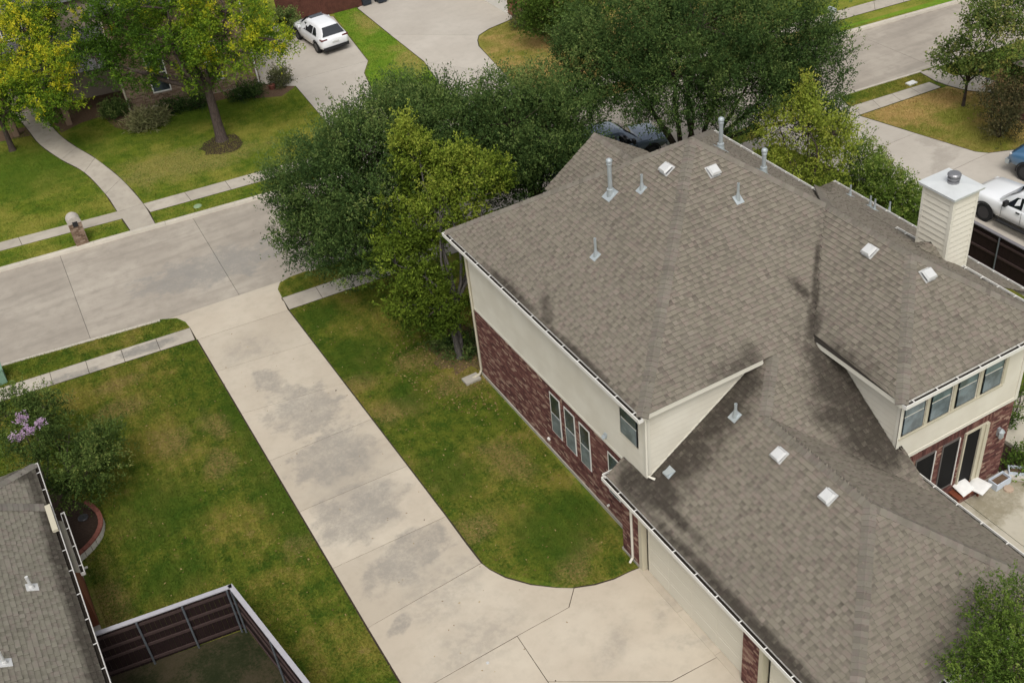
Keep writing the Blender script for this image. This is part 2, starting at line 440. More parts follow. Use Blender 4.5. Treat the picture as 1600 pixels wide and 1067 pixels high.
M_LAWN_FAR = grass('far_lawn_grass', (.075, .128, .014), (.155, .195, .022), (.28, .26, .05), (.32, .26, .09), .48, .62, [(*G(260, 260), 2.4, 1.5, 0), (*G(330, 250), 2.5, 1.0, 0)], [(*G(60, 260), 3.4, 3.0, 0), (*G(330, 170), 3.5, 1.4, 0)], 0, 2)
M_LAWN_LUSH = grass('lush_grass', (.11, .21, .018), (.17, .26, .026), (.27, .27, .05), (.42, .29, .11), .56, .72, [(*G(572, 35), .8, 1.6, 0), (*G(640, 92), .7, 2.0, -.2)], (), 0, 3)
M_LAWN_DRY = grass('dry_grass', (.17, .19, .03), (.27, .23, .06), (.40, .285, .1), (.46, .3, .12), .4, .5, (), [(*G(752, 68), .6, 1.2, .3), (*G(800, 40), 1.2, .8, 0), (*G(1535, 215), 1.5, 1.3, 0), (*G(1500, 180), 1.0, .7, 0)], 0, 5)
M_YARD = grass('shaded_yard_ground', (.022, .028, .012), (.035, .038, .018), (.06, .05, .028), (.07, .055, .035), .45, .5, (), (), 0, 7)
M_SOIL = plain('soil', (.045, .034, .024), .95, .1, 0, .4, 9)
M_MULCH = plain('mulch', (.045, .03, .022), .95, .1, 0, .55, 14)
M_LITTER = plain('bed_litter', (.13, .085, .055), .95, .1, 0, .55, 11)

ROOF_STOPS = [(0, (.046, .039, .031)), (.2, (.125, .108, .088)), (.6, (.235, .205, .166)), (1, (.305, .268, .217))]
RS = []
def rstain(px, py, z, rx, ry, rot): RS.append((*G(px, py, z), rx, ry, rot, z, 1.0))
for q in ((850, 468, 6.9, .22, 1.0, -.55), (832, 482, 6.7, .2, .7, -.5), (800, 437, 6.6, .2, .6, -.3), (795, 440, 6.3, .12, 1.6, 0), (900, 545, 6.2, .12, 2.2, 0),
          (1252, 440, 7.0, .16, .35, .3), (1277, 400, 7.4, .09, .9, -.78), (1275, 450, 6.9, .13, .8, -.78), (1272, 500, 6.3, .2, .6, -.78), (1150, 582, 6.05, .7, .1, 0),
          (1290, 570, 5.6, 0.47, 0.81, 0.1), (1315, 605, 5.2, 0.74, 1.08, 0.1), (1345, 650, 4.6, 0.88, 1.08, 0), (1372, 690, 4.0, 0.74, 0.94, 0), (1310, 650, 4.7, .8, .35, -.6), (1350, 700, 4.0, .8, .35, -.6),
          (1160, 605, 5.2, 0.74, 0.68, 0), (1135, 635, 4.9, 0.94, 0.68, 0), (1105, 662, 4.5, 0.94, 0.74, 0), (1078, 695, 4.1, 1.01, 0.81, 0), (1050, 725, 3.7, 0.94, 0.81, 0), (1020, 750, 3.4, 0.81, 0.81, 0), (985, 748, 3.1, .5, .5, 0), (1040, 770, 3.4, .4, .5, 0),
          (1180, 975, 2.95, .16, 4.6, 0), (1040, 800, 2.95, .14, 1.6, 0), (1500, 588, 6.0, 2.6, .14, 0)): rstain(*q)
M_ROOF = shinglemat('roof_shingle', ROOF_STOPS, RS)
M_CAP = shinglemat('ridge_cap_shingle', [(0, (.12, .104, .088)), (.3, (.165, .144, .121)), (.6, (.205, .182, .152)), (1, (.26, .234, .195))])
M_ROOF2 = shinglemat('left_roof_shingle', [(0, (.055, .05, .04)), (.2, (.15, .136, .11)), (.6, (.235, .214, .174)), (1, (.3, .275, .228))], [(-2.5, 24, .22, 9, 0), (-2.7, 30.3, .6, .5, 0)])
M_UNDER = plain('roof_underlay', (.03, .026, .022), .95, .1)
def brickmat(name, stops):
    k = N(name); c = k.ramp(k.attr(), stops); c = k.mix(k.math('MULTIPLY', k.noise(30, 4, .7), .45), c, tuple(x*.5 for x in stops[1][1])); k.col(c); k.rough(.85, .2); k.bump(k.noise(60, 3), .3, .004); return k.m
M_BRICK = brickmat('burgundy_brick', [(0, (.075, .034, .031)), (.3, (.13, .052, .045)), (.62, (.185, .083, .069)), (.8, (.26, .15, .115)), (1, (.42, .3, .22))])
M_BRICK_TAN = brickmat('tan_brick', [(0, (.13, .085, .055)), (.4, (.21, .14, .095)), (.75, (.28, .2, .14)), (1, (.36, .27, .2))])
M_BRICK_RED = brickmat('orange_brick', [(0, (.12, .04, .02)), (.4, (.21, .075, .04)), (.75, (.28, .12, .07)), (1, (.36, .19, .12))])
M_MORTAR = plain('mortar', (.17, .12, .105), .95, .1, 0, .2, 20)
M_MORTAR_TAN = plain('mortar_tan', (.3, .25, .2), .95, .1)
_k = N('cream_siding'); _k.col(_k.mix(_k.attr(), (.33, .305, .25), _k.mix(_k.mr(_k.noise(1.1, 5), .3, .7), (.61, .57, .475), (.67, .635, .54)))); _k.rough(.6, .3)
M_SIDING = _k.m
M_TRIM = plain('cream_trim', (.50, .46, .35), .55, .35, 0, .06, 2)
M_TRIM_L = plain('pale_trim', (.66, .63, .54), .55, .35, 0, .05, 2)
M_GDOOR = plain('garage_door_paint', (.62, .585, .49), .5, .35, 0, .05, 1.0)
M_WHITE = plain('white_gutter_paint', (.72, .70, .65), .4, .4, 0, .08, 5)
M_GREYTRIM = plain('grey_gutter_paint', (.52, .5, .47), .4, .4, 0, .12, 5)
M_DEBRIS = plain('gutter_debris', (.022, .018, .014), .95, .1, 0, .5, 20)
M_GALV = plain('galvanised_metal', (.42, .46, .47), .45, .5, .4, .12, 9)
M_VENTTOP = plain('painted_vent_metal', (.56, .56, .545), .5, .4, .1, .1, 8)
M_VENTDK = plain('vent_shadow_louvre', (.12, .12, .13), .6, .3)
M_DARKMET = plain('dark_metal', (.06, .06, .065), .45, .5, .4)
def glassmat(name, c, r=.06, var=.6, scale=1.2):
    k = N(name); f = k.noise(scale, 3); k.col(k.mix(k.mr(f, .35, .7), tuple(x*(1-var) for x in c), tuple(x*(1+var) for x in c))); k.rough(r, .8)
    return k.m
M_GLASS = glassmat('window_glass', (.05, .062, .068))
M_GLASS_B = glassmat('bay_window_glass', (.11, .15, .165), .08, .5, 1.7)
M_SCREEN = plain('solar_screen', (.006, .006, .007), .7, .2, 0, .2)
M_SASH_D = glassmat('screened_sash_glass', (.16, .19, .2), .25, .25, 3)
M_FENCE = plain('dark_stained_fence', (.016, .008, .0075), .75, .25, 0, .45, 4)
M_FENCE2 = plain('brown_stained_fence', (.10, .04, .028), .8, .2, 0, .5, 4)
M_FENCECAP = plain('weathered_fence_cap', (.36, .35, .37), .7, .25, 0, .15, 8)
M_RAIL = plain('fence_rail_wood', (.055, .036, .033), .8, .2, 0, .25, 8)
M_POST = plain('steel_fence_post', (.13, .145, .16), .5, .4, .3, .15, 8)
def barkmat(name, c):
    k = N(name); f = k.noise(5, 6, .7, vec=k.scaled(6, 6, 1.2)); k.col(k.mix(k.mr(f, .3, .7), tuple(x*.45 for x in c), tuple(x*1.3 for x in c))); k.rough(.95, .1); k.bump(f, .7, .03); return k.m
M_BARK = barkmat('oak_bark', (.065, .05, .04)); M_BARK_G = barkmat('grey_bark', (.115, .105, .095)); M_BARK_B = barkmat('brown_bark', (.085, .065, .055))
M_OAK = leafmat('live_oak_leaf', [(0, (.022, .046, .013)), (.4, (.052, .094, .026)), (.7, (.1, .155, .04)), (1, (.19, .24, .07))], .28)
M_ELM = leafmat('yellow_green_leaf', [(0, (.042, .075, .01)), (.45, (.105, .155, .018)), (.75, (.185, .25, .03)), (1, (.3, .34, .05))], .35)
M_ELM2 = leafmat('cedar_elm_leaf', [(0, (.1, .14, .02)), (.45, (.22, .28, .04)), (.8, (.34, .4, .06)), (1, (.44, .43, .08))], .35)
M_PIST = leafmat('pistache_leaf', [(0, (.035, .075, .01)), (.35, (.09, .17, .018)), (.65, (.22, .31, .026)), (.88, (.42, .45, .028)), (1, (.56, .5, .03))], .35)
M_MYRTLE = leafmat('crape_myrtle_leaf', [(0, (.026, .046, .012)), (.45, (.072, .115, .026)), (.8, (.15, .2, .05)), (1, (.24, .24, .07))], .25)
M_BUSH = leafmat('bright_bush_leaf', [(0, (.04, .075, .013)), (.45, (.1, .165, .028)), (.8, (.18, .26, .045)), (1, (.27, .31, .08))], .3)
M_PALE = leafmat('pale_bush_leaf', [(0, (.08, .09, .04)), (.45, (.14, .15, .07)), (.8, (.22, .23, .1)), (1, (.3, .28, .14))], .3)
M_RUST = leafmat('rusty_leaf', [(0, (.04, .045, .02)), (.45, (.08, .08, .035)), (.8, (.14, .11, .05)), (1, (.2, .12, .06))], .3)
M_PINK = leafmat('pink_blossom', [(0, (.42, .26, .42)), (.5, (.55, .38, .55)), (1, (.7, .58, .68))], .3)
M_TYRE = plain('tyre_rubber', (.018, .018, .019), .8, .2); M_RIM = plain('dark_rim', (.05, .05, .055), .35, .5, .6); M_RIMS = plain('silver_rim', (.5, .5, .52), .3, .5, .8)
M_WPAINT = plain('white_car_paint', (.80, .81, .82), .25, .5, 0, .02, 3, 1); M_DPAINT = plain('steel_blue_car_paint', (.13, .17, .23), .22, .5, .3, .05, 3, 1); M_BPAINT = plain('blue_car_paint', (.07, .17, .30), .25, .5, .2, .05, 3, 1)
M_AUTOGL = plain('tinted_car_glass', (.012, .015, .02), .05, .9, 0, .1); M_BLKPL = plain('black_plastic', (.02, .02, .021), .6, .3); M_RED = plain('dark_tail_lamp', (.12, .015, .015), .15, .6)

# ------------------------------------------------------------------ ground, street, curbs
CONC = []    # concrete outlines, kept free of grass
def pts(*l, z=0.): return [G(x, y, z) for x, y in l]
gnd = mesh_obj('ground', [(-400, -300, -.3), (500, -300, -.3), (500, 600, -.3), (-400, 600, -.3)], [(0, 1, 2, 3)], M_SOIL); tag(gnd, kind='structure')
# street edges in plan (upper and lower curb lines)
UA, UB = np.array(G(0, 421)), np.array(G(1501, 1)); LA, LB = np.array(G(0, 570)), np.array(G(1458, 105))
def lerp(a, b, t): return a+(b-a)*t
LP = np.array([G(*q) for q in ((-900, 825), (0, 570), (250, 499), (484, 421.5), (900, 284), (1309, 150), (1458, 105), (1900, -34), (2300, -160))])
UP = np.array([tuple(lerp(UA, UB, t)) for t in (-1.2, 0, 1, 2.2)])
def low(X): return np.array([X, np.interp(X, LP[:, 0], LP[:, 1])])
def upp(X): return np.array([X, np.interp(X, UP[:, 0], UP[:, 1])])
street = thing('street', (0, 0, 0), None, None); tag(street, kind='structure')
tj = [0, .32, .345+.02]
def on_u(px): # street joint positions from photo (upper-curb x px, lower-curb x px)
    return None
joints = [(-1.2, -1.2)]
xu, xl = (G(92, 395)[0], G(300, 337)[0]), (G(141, 529)[0], G(373, 458)[0])
for k in range(-3, 14):
    g = .008; u0, u1 = xu[0]+k*(xu[1]-xu[0])+g, xu[0]+(k+1)*(xu[1]-xu[0])-g; l0, l1 = xl[0]+k*(xl[1]-xl[0])+g, xl[0]+(k+1)*(xl[1]-xl[0])-g
    MB().slab([tuple(low(l0)), tuple(low((l0+l1)/2)), tuple(low(l1)), tuple(upp(u1)), tuple(upp(u0))], -.12, -.2, random.random()).build('slab', M_STREET, street)
mesh_obj('joint_filler', [(*upp(-25), -.15), (*upp(75), -.15), (*low(75), -.15), (*low(20), -.15), (*low(5), -.15), (*low(-25), -.15)], [(0, 1, 2, 3, 4, 5)], plain('joint_tar', (.07, .065, .058), .9, .1), street)

def block(name, pl, mat):
    n = len(pl); a = sum(pl[i][0]*pl[(i+1) % n][1]-pl[(i+1) % n][0]*pl[i][1] for i in range(n))
    if a < 0: pl = pl[::-1]
    return tag(mesh_obj(name, [(x, y, 0) for x, y in pl], [tuple(range(n))], mat), kind='structure')
APRON = [tuple(low(G(250, 499)[0]))]+pts((276, 497), (290, 503), (297, 512), (308, 531), (450, 485), (441, 466), (434, 452), (437, 442), (452, 433))+[tuple(low(G(482, 422)[0]))]
def lowrun(a, b): return [tuple(low(x)) for x in np.linspace(a, b, 6)]
XR0, XR1 = G(1180, 192)[0], G(1312, 149)[0]
nb = block('lawn', lowrun(-20, APRON[0][0])[:-1]+APRON+lowrun(APRON[-1][0]+.05, XR0)+pts((1210, 225), (1340, 181))+lowrun(XR1, 70)+[(120, -40), (-60, -40)], M_LAWN)
fb = block('lawn', [tuple(upp(-20))]+[tuple(upp(G(574, 262)[0]))]+pts((560, 250), (640, 227))+[tuple(upp(G(652, 239)[0]))]+[tuple(upp(G(742, 214)[0]))]+pts((740, 212), (850, 180))+[tuple(upp(G(858, 181)[0]))]+[tuple(upp(70)), (140, 140), (-60, 140)], M_LAWN_FAR)
def sheet(name, poly, mat, z, kind='structure'):
    n = len(poly); a = sum(poly[i][0]*poly[(i+1) % n][1]-poly[(i+1) % n][0]*poly[i][1] for i in range(n))
    if a < 0: poly = poly[::-1]
    o = mesh_obj(name, [(x, y, z) for x, y in poly], [tuple(range(n))], mat); tag(o, kind=kind); return o
# curbs
curb = thing('curb', (0, 0, 0), None, None); tag(curb, kind='structure')
def curb_run(fn, x0, x1, side, L=3.0):
    n = max(1, int((x1-x0)/L))
    for i in range(n):
        a, b = fn(x0+(x1-x0)*i/n+.004), fn(x0+(x1-x0)*(i+1)/n-.004)
        d = (b-a)/np.linalg.norm(b-a); nrm = np.array([-d[1], d[0]])*side
        prof = [(-.05, -.125), (-.02, -.02), (.0, .02), (.03, .035), (.15, .035), (.15, -.2)]
        V = [(*(p+nrm*x), z) for p in (a, b) for x, z in prof]; k = len(prof)
        F = [(j, j+1, k+j+1, k+j) for j in range(k-1)]
        if side < 0: F = [f[::-1] for f in F]
        MB().add(V, F).build('curb_stone', M_CURB, curb)
curb_run(upp, -20, G(574, 262)[0], 1); curb_run(upp, G(652, 239)[0], G(742, 214)[0], 1); curb_run(upp, G(858, 181)[0], 62, 1)
curb_run(low, -20, APRON[0][0], -1); curb_run(low, APRON[-1][0], XR0, -1); curb_run(low, XR1, G(1438, 111)[0], -1); curb_run(low, G(1465, 103)[0], 62, -1)
# gutter pan darker edge is part of the curb profile

BEDN = [0]
def slabs(root, polys, mat, z1=.02, z0=-.2, gap=.012):
    for p in polys:
        zt = z1
        if isinstance(p, tuple): p, zt = p
        c = np.mean(np.array(p), axis=0); q = []
        for x in p:
            v = np.array(x)-c; q.append(tuple(c+v*(1-gap/max(np.linalg.norm(v), .2))))
        MB().slab(q, zt, z0, random.random()).build('slab', mat, root)
        if not hasattr(zt, '__len__') and zt < .1:
            BEDN[0] += 1; ex = [tuple(c+(np.array(x)-c)*(1+.05/max(np.linalg.norm(np.array(x)-c), .2))) for x in p]
            a_ = sum(ex[i][0]*ex[(i+1) % len(ex)][1]-ex[(i+1) % len(ex)][0]*ex[i][1] for i in range(len(ex)))
            if a_ < 0: ex = ex[::-1]
            mesh_obj('bedding', [(x, y, .0105+.00004*BEDN[0]) for x, y in ex], [tuple(range(len(ex)))], M_SOIL, root)
        CONC.append([tuple(x) for x in p])
def edging(poly, g=.05, z=.006):
    c = np.mean(np.array(poly), axis=0)
# main driveway
drv = thing('driveway', (0, 0, 0), None, None); tag(drv, kind='structure')
def eL(y): return (300+(y-516)*325/550., y)
def eR(y): return (450+(y-484)*242/316., y) if y < 800 else (692+(y-800)*36/49., y)
yl = [531, 581, 647, 720.6, 800, 888.4, 981]; yr = [485, 535, 599, 655, 728, 807, 884]
panels = []
for i in range(6): panels.append(pts(eL(yl[i]), eR(yr[i]), eR(yr[i+1]), eL(yl[i+1])))
curve = [(728, 849), (745, 873), (765, 890), (790, 903), (830, 914), (870, 918.5), (897, 919)]
panels[-1] = pts(eL(yl[5]), eR(yr[5]), (728, 849), (752, 880), eL(yl[6]))
panels.append(pts(eL(981), (752, 880), (765, 890), (790, 903), (830, 914), (870, 918.5), (897, 919), (889, 949), (808, 994), (640, 1089)))
panels.append(pts((640, 1089), (808, 994), (856, 1065), (960, 1220), (770, 1310)))
panels.append(pts((808, 994), (889, 949), (897, 919), (930, 914), (960, 905), (985, 893), (1000, 887), (1124, 1025), (1049, 1065), (856, 1065)))
panels.append(pts((856, 1065), (1049, 1065), (1124, 1025), (1160, 1064), (1270, 1186), (960, 1220)))
slabs(drv, panels, M_DRIVE)
for i, (a, b) in enumerate((((999, 890), (1060, 957)), ((1060, 957), (1121, 1022)), ((1121, 1022), (1180, 1088)))):
    pa, pb = G(*a), G(*b); slabs(drv, [[(12.07, pa[1]), (12.07, pb[1]), (12.4, pb[1]), (12.4, pa[1])]], M_DRIVE, z1=.032, gap=.004)
# apron sloping to the street
ap = APRON
apz = [-.108, -.06, .0, .02, .02, .02, .02, .0, -.03, -.06, -.108]
MB().slab(ap, apz, -.2, .3).build('apron', M_DRIVE, drv); CONC.append(ap)
# sidewalks near side
sw = thing('sidewalk', (0, 0, 0), None, None); tag(sw, kind='structure')
def run(A, B, C, D, n, mat=M_WALK, root=None, z=.02):
    """strip between line A-B and C-D in n slabs (photo survey points)"""
    A, B, C, D = (np.array(G(*q)) for q in (A, B, C, D))
    slabs(root, [[tuple(lerp(A, B, i/n)), tuple(lerp(A, B, (i+1)/n)), tuple(lerp(C, D, (i+1)/n)), tuple(lerp(C, D, i/n))] for i in range(n)], mat, z)
run((-280, 696), (297, 512.6), (-280, 717), (305, 531), 10, root=sw)
run((441, 466), (1333, 166), (452, 484), (1344, 180), 20, root=sw)
run((1333, 166), (1452, 129), (1344, 180), (1470, 137), 4, root=sw)
# far sidewalk
run((-300, 472), (192, 342), (-300, 458), (184, 331), 6, root=sw)
run((235, 332), (1900, -132), (224, 319), (1900, -146), 34, root=sw)
# curving front walk across the street
wk = thing('front_walk', (0, 0, 0), None, None); tag(wk, kind='structure')
wl = [(20, 175), (42, 201), (62, 226), (96, 250), (132, 270), (165, 304), (184, 332), (204, 361)]
wr = [(58, 168), (74, 189), (94.5, 212.6), (120, 231), (148.5, 248), (189, 280), (224, 319), (243, 351)]
def catmull(P, n=4):
    P = [np.array(p, float) for p in P]; Q = [P[0]*2-P[1]]+P+[P[-1]*2-P[-2]]; out = []
    for i in range(1, len(Q)-2):
        for k in range(n):
            t = k/n; out.append(tuple(.5*(2*Q[i]+(Q[i+1]-Q[i-1])*t+(2*Q[i-1]-5*Q[i]+4*Q[i+1]-Q[i+2])*t*t+(3*Q[i]-Q[i-1]-3*Q[i+1]+Q[i+2])*t**3)))
    return out+[tuple(P[-1])]
cl_, cr_ = catmull(wl), catmull(wr)
slabs(wk, [pts(*cl_[4*i:4*i+5], *cr_[4*i:4*i+5][::-1]) for i in range(7)], M_WALK, z1=.026)
# white-car driveway and the next one, across the street
fd = thing('driveway', (0, 0, 0), None, None); tag(fd, kind='structure')
slabs(fd, [pts((395, 60), (470, 20), (521, 27), (575, 96), (430, 135), (405, 130)), pts((430, 135), (575, 96), (569, 115), (585, 150), (640, 227), (560, 250), (462, 135)), (pts((560, 250), (640, 227))+[tuple(upp(G(652, 239)[0])), tuple(upp(G(574, 262)[0]))], [.022, .022, -.11, -.11])], M_DRIVE2, z1=.022)
fd2 = thing('driveway', (0, 0, 0), None, None); tag(fd2, kind='structure')
slabs(fd2, [pts((558.6, 13.5), (640, -40), (790, -30), (801, 30), (764, 45.6), (748, 56), (610, 55)), pts((610, 55), (748, 56), (746, 64), (748, 73), (790, 118), (663, 97)), pts((663, 97), (790, 118), (850, 180), (740, 212)), (pts((740, 212), (850, 180))+[tuple(upp(G(858, 181)[0])), tuple(upp(G(742, 214)[0]))], [.022, .022, -.11, -.11])], M_DRIVE2, z1=.022)
# right-hand neighbour's driveway
rd = thing('driveway', (0, 0, 0), None, None); tag(rd, kind='structure')
slabs(rd, [([tuple(low(XR0)), tuple(low(XR1))]+pts((1340, 181), (1210, 225)), [-.11, -.11, .022, .022]), pts((1210, 225), (1340, 181), (1430, 209), (1300, 262)), pts((1300, 262), (1430, 209), (1524, 238), (1545, 240), (1470, 275), (1390, 310)),
           pts((1390, 310), (1470, 275), (1545, 240), (1600, 233), (1700, 230), (1760, 330), (1640, 440), (1540, 395))], M_DRIVE2, z1=.022)
# walk at top right
rw = thing('front_walk', (0, 0, 0), None, None); tag(rw, kind='structure')
slabs(rw, [pts((1438, 114), (1462, 106), (1490, 119), (1480, 134), (1461, 127)), pts((1480, 134), (1490, 119), (1530, 118), (1560, 130), (1550, 146), (1510, 142))], M_WALK, z1=.026)
# lawns of other kinds laid over the block sheets
sheet('lawn', pts((521, 22), (560, 12), (664, 97), (742, 213), (640, 227), (586, 150), (571, 115), (577, 96)), M_LAWN_LUSH, .008)
sheet('lawn', pts((805, 30), (766, 46), (749, 58), (747, 64), (749, 73), (791, 118), (852, 180), (1280, 60), (1262, 48), (1120, 0), (830, 0)), M_LAWN_DRY, .008)
sheet('lawn', pts((1345, 181), (1471, 138), (1480, 135), (1510, 143), (1550, 147), (1640, 180), (1640, 232), (1600, 232), (1554, 239), (1524, 237)), M_LAWN_DRY, .008)
sheet('verge', pts((1306, 47), (1292, 49), (1440, 8), (1560, -28), (1500, 0)), M_LAWN_LUSH, .008)
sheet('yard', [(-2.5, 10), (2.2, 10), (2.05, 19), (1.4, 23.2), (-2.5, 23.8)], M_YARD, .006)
patio = thing('patio', (0, 0, 0), None, None); tag(patio, kind='structure')
slabs(patio, [[(18.4, 11), (21.6, 11), (21.6, 15.42), (18.4, 15.42)], [(21.61, 11), (24.0, 11), (24.0, 15.42), (21.61, 15.42)], [(24.6, 12), (27, 12), (27, 15.0), (24.6, 15.0)],
              [(24.6, 15.03), (27, 15.03), (27, 17.6), (24.6, 17.6)], [(27.03, 15.03), (29, 15.03), (29, 17.6), (27.03, 17.6)]], M_PATIO, z1=.16, z0=-.1)

# ------------------------------------------------------------------ beds
sheet('planting_bed', pts((74, 180), (60, 168), (140, 118), (195, 125), (202, 172), (408, 129), (455, 120), (460, 137), (440, 151), (402, 154), (365, 152), (330, 160), (275, 170), (245, 194), (215, 207), (180, 200), (160, 182), (128, 192), (96, 208)), M_LITTER, .012)
sheet('planting_bed', pts((0, 205), (42, 199), (50, 212), (0, 222), (-40, 228), (-40, 180)), M_LITTER, .012)
def disc(name, c, r, mat, z=.012, wob=.12, n=26):
    return sheet(name, [(c[0]+r*(1+random.uniform(-wob, wob))*math.cos(2*PI*i/n), c[1]+r*(1+random.uniform(-wob, wob))*math.sin(2*PI*i/n)) for i in range(n)], mat, z)
disc('mulch_ring', G(347, 226), 1.1, M_MULCH)
sheet('planting_bed', pts((808, 40), (830, 52), (845, 56), (868, 54), (900, 45), (890, 10), (810, 10)), M_MULCH, .014)
disc('mulch_ring', (13.2, 31.0), 1.5, M_LITTER, .01, .3)
# ------------------------------------------------------------------ grass blades
def inpoly(P, poly):
    x, y = P[:, 0], P[:, 1]; r = np.zeros(len(P), bool); n = len(poly)
    for i in range(n):
        (a, b), (c, d) = poly[i], poly[(i+1) % n]
        if abs(d-b) < 1e-9: continue
        r ^= ((b > y) != (d > y)) & (x < (c-a)*(y-b)/(d-b)+a)
    return r
def near_edge(P, poly, g):
    r = np.zeros(len(P), bool); n = len(poly)
    for i in range(n):
        a, b = np.array(poly[i]), np.array(poly[(i+1) % n]); d = b-a; L2 = d@d+1e-9
        t = np.clip(((P-a)@d)/L2, 0, 1)[:, None]; r |= np.linalg.norm(P-(a+t*d), axis=1) < g
    return r
def blades(name, label, poly, dens, mat, h=.05, avoid=(), z=0.0, edge=.05):
    p = np.array(poly); lo, hi = p.min(0), p.max(0); n = int(dens*(hi-lo).prod())
    P = rng.uniform(lo, hi, (n, 2)); P = P[inpoly(P, poly)]
    for q in list(CONC)+list(avoid):
        q = np.array(q); bb = (P > q.min(0)-.2).all(1) & (P < q.max(0)+.2).all(1)
        if not bb.any(): continue
        k = np.ones(len(P), bool); sub = P[bb]; k[bb] = ~(inpoly(sub, q.tolist()) | near_edge(sub, q.tolist(), edge)); P = P[k]
    n = len(P); a = rng.uniform(0, 2*PI, n); w = rng.uniform(.008, .016, n); hh = h*rng.uniform(.5, 1.35, n); la = rng.uniform(0, 2*PI, n); ln = hh*rng.uniform(.2, 1.0, n)
    V = np.zeros((n, 3, 3)); V[:, :, :2] = P[:, None, :]; V[:, :, 2] = z
    V[:, 0, 0] -= np.cos(a)*w; V[:, 0, 1] -= np.sin(a)*w; V[:, 1, 0] += np.cos(a)*w; V[:, 1, 1] += np.sin(a)*w
    V[:, 2, 0] += np.cos(la)*ln; V[:, 2, 1] += np.sin(la)*ln; V[:, 2, 2] += hh
    o = quads_obj(name, V.reshape(-1, 3), n, mat, None, None, 3); tag(o, label, 'grass', kind='stuff'); return o
HOUSE = [(12.6, 9), (25, 9), (28, 15), (28, 28), (23.5, 29.8), (12.6, 29.4)]
SOILEDGE = []
blades('grass', 'green and straw-coloured lawn left of the long driveway', pts((-60, 650), (305, 531), (640, 1089), (100, 1110), (-60, 1000)), 1500, M_LAWN, .05, [[(-8, 5), (-2.2, 5), (-2.2, 31), (-8, 31)], [(-2.6, 10), (2.2, 10), (2.05, 19), (1.4, 23.2), (-2.6, 23.8)]])
blades('grass', 'patchy lawn between the driveway and the brick side wall', pts((452, 485), (640, 424), (780, 480), (770, 590), (1000, 890), (900, 919), (760, 890)), 1500, M_LAWN, .05, [HOUSE])
blades('grass', 'narrow grass verge between street and sidewalk, left of the driveway', pts((-60, 588), (250, 500), (276, 498), (296, 511), (-60, 625)), 1300, M_LAWN, .05)
blades('grass', 'grass verge tip right of the driveway mouth', pts((434, 450), (446, 437), (484, 422), (700, 352), (700, 382), (441, 465)), 1200, M_LAWN, .05)
blades('grass', 'dark green front lawn left of the curving walk', pts((-20, 240), (42, 203), (135, 272), (184, 330), (-20, 388)), 500, M_LAWN_FAR, .06)
blades('grass', 'front lawn around the lone trunk across the street', pts((96, 214), (160, 186), (245, 198), (330, 162), (440, 154), (462, 137), (560, 250), (225, 318), (150, 246)), 500, M_LAWN_FAR, .06)
blades('grass', 'yellowish far verge between sidewalk and street', pts((-20, 400), (192, 345), (240, 332), (560, 244), (560, 262), (-20, 425)), 500, M_LAWN_FAR, .06)
blades('grass', 'vivid green strip between the two far driveways', pts((521, 22), (560, 12), (664, 97), (742, 213), (640, 227), (571, 115), (577, 96)), 450, M_LAWN_LUSH, .06, z=.008)
blades('grass', 'tan dry lawn behind the leftmost oak tops', pts((805, 30), (766, 46), (747, 64), (791, 118), (852, 180), (1000, 135), (930, 20)), 400, M_LAWN_DRY, .06, z=.008)
blades('grass', 'tan dry lawn under the small dark-trunked tree', pts((1345, 181), (1471, 138), (1550, 147), (1600, 180), (1600, 232), (1554, 239), (1524, 237)), 700, M_LAWN_DRY, .06, z=.008)
blades('grass', 'grass verge by the right neighbour driveway', pts((1312, 153), (1438, 114), (1452, 127), (1333, 165)), 600, M_LAWN, .06)

# ------------------------------------------------------------------ the brick house
def z_gl(x): return 2.8+.667*(x-12.0)
def z_gr(x): return 2.8+.667*(19.08-x)
def z_mb(y): return 5.95+.679*(y-18.55)
house = thing('brick_house', (18, 22, 0), 'large two storey burgundy brick house with cream siding and brown shingle roof', 'house')
P_ = (18.2, 24.25, 9.82)
A_, B_, C_, D_ = (12.33, 18.55, 5.95), (12.33, 30.05, 5.95), (23.45, 30.05, 5.95), (23.45, 18.55, 5.95)
E_ = (16.73, 18.55, 5.95); F_ = (15.54, 17.39, 5.162); V_ = (18.75, 14.23, 3.02); W_ = (18.75, 15.43, z_mb(15.43))
K_ = (20.97, 21.36, 7.86); M_ = (21.0, 18.0, 7.86); NN = (18.1, 15.1, 5.9); S_ = (18.1, 18.48, 5.9); O_ = (23.9, 15.1, 5.9)
Q_ = (15.54, 13.45, 5.162); GL = (12.0, 9.92, 2.8); GR = (19.08, 9.92, 2.8)
